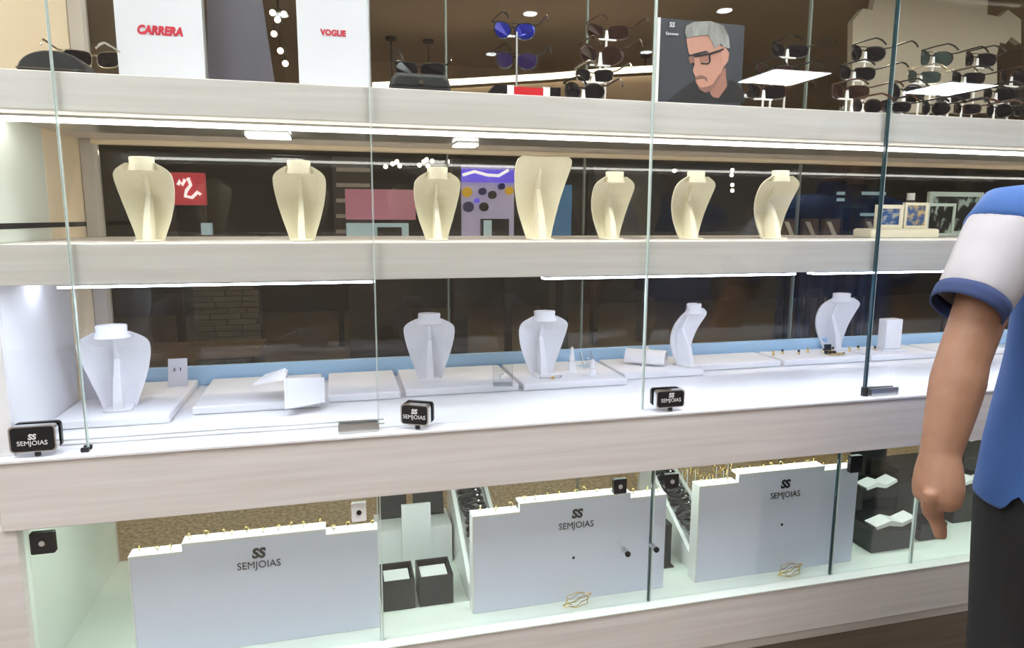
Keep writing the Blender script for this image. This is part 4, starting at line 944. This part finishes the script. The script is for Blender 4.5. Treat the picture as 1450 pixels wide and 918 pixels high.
board('showcase', 'dark showcase with tiny lights beyond the glass edge', 'showcase', (842, 240, 924, 345), 5.5, 'greyshut', .15, 'mall_dark', None, True)
def chandelier(label, pts, Y=6.2):
    q = [UY(x, y, Y) for x, y in pts]; c = sum(q, Vector())/len(q); top = max(v.z for v in q)
    t = thing('chandelier', label, 'chandelier', c)
    obj('rod', MB().cyl((0, 0, top-c.z+.03), .008, 3.299-top-.03, 8), 'ink', t); obj('canopy', MB().cyl((0, 0, 3.27-c.z), .06, .029, 12), 'ink', t)
    for v in q:
        d = v-c; b_ = obj('bulb', MB().sphere(d, .024, 8, 6), 'bulb', t, smooth=True)
        obj('arm', MB().tube([(0, 0, top-c.z+.03), (d.x*.6, d.y, top-c.z+.028), d+Vector((0, 0, .022))], .004, 5), 'ink', b_)
chandelier('small branched chandelier of warm bulbs beside the grey shutter', [(546, 236), (556, 232), (562, 229), (566, 235)])
chandelier('cluster of bright warm bulbs over the pink shop sign', [(594, 234), (600, 229), (604, 226), (606, 235), (612, 228), (637, 229)])
chandelier('two small bulbs hanging over the dark showcase', [(905, 262), (911, 270)])
chandelier('vertical string of four bulbs between two cream busts', [(1037, 241), (1036, 248), (1037, 262), (1037, 270)])
chandelier('single bulb in the dark beyond the glass edge', [(955, 242)])
chandelier('spread chandelier of small bulbs beside the slate panel', [(386, 18), (393, 28), (402, 20), (397, 72), (404, 90), (388, 48)], 4.3)
def tubes(t, c):
    for (x0, y0, x1, y1) in [(1186, 272, 1212, 276), (1216, 272, 1254, 276), (1186, 281, 1216, 285), (1218, 302, 1250, 306)]:
        a = UY(x0, y1, 5.98); b = UY(x1, y0, 5.98); obj('tube_lamp', MB().box(a.x-c.x, b.x-c.x, -.03, -.001, a.z, b.z), 'cyan_lit', t)
board('menu_board', 'dark board with thin pale tube lamps beyond the cream busts', 'board', (1180, 262, 1258, 345), 6.0, 'mall_dark', .06, None, tubes, True)
for i, x in enumerate((1118, 1148, 1178, 1206, 1234)):
    t = board('price_easel', 'brown easel board with a pale slanted stripe in the mall', 'easel', (x-12, 310, x+12, 342), 4.4, 'tan', .05, None, None, True); t['group'] = 'easel boards'
    c = t.location; pts = [UY(a_, b_, 4.39)-c for a_, b_ in ((x-8, 314), (x-2, 314), (x+8, 338), (x+2, 338))]
    obj('stripe', MB().prism([(v.x, -.02, v.z) for v in pts], (0, .012, 0)), 'palegrey', t)
# stacked stone pier and dark counter seen through the lower glazing
t = thing('stone_pier', 'dim pier of stacked ledge stone beyond the window', 'pier', (UY(318, 450, 4.2).x, 4.3, 0))
x0 = UY(272, 450, 4.2).x-t.location.x; x1 = UY(368, 450, 4.2).x-t.location.x
obj('core', MB().box(x0+.02, x1-.02, .02, .3, .0005, 1.25), 'mall_dark', t)
for r_ in range(26):
    xx = x0; k = 0
    while xx < x1-.05:
        l = random.uniform(.12, .30); l = min(l, x1-xx)
        obj('stone', MB().box(xx, xx+l-.008, random.uniform(-.03, .0), .019, .02+r_*.047, .02+r_*.047+.042), 'mall_stone', t); xx += l
t = thing('bench', 'low brown bench in the dim mall beyond the window', 'bench', (UY(260, 470, 3.6).x, 3.6, 0)); 
obj('seat', MB().box(-.5, .5, 0, .45, .40, .45), 'tan', t); [obj('leg', MB().box(s*.42-.03, s*.42+.03, .05, .4, .0005, .3995), 'ink', t) for s in (-1, 1)]
# cove light in the mall ceiling
t = thing('cove_light', 'long warm cove light running under the brown mall ceiling', 'cove light', UY(760, 108, 5.0))
c = t.location; pts = [UY(528, 121, 5.6), UY(650, 116, 5.3), UY(780, 108, 5.0), UY(860, 101, 4.8), UY(932, 97, 4.6)]
obj('strip', MB().tube([v-c for v in pts], [(.030, .02)]*5, 6), 'cove', t, smooth=True)
obj('bulkhead', MB().loft([[v-c+Vector((0, .05, -.05)), v-c+Vector((0, .35, -.05)), v-c+Vector((0, .35, -.30)), v-c+Vector((0, .05, -.30))] for v in pts]), 'mall_brown', t)
# added pale sheet at the right, imitating a ragged reflection in the glass
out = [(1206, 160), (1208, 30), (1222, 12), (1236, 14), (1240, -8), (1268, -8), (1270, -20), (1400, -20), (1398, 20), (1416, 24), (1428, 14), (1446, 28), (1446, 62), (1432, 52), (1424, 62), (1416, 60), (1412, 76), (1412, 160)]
t = thing('pale_glare_sheet', 'added pale grey sheet imitating a ragged reflection in the glass, beyond the sunglasses', 'glare', (UY(1310, 160, 3.4).x, 3.4, 0)); c = t.location
obj('sheet', MB().prism([(UY(x, y, 3.4).x-c.x, 0, UY(x, y, 3.4).z) for x, y in out], (0, .06, 0)), 'palegrey', t)
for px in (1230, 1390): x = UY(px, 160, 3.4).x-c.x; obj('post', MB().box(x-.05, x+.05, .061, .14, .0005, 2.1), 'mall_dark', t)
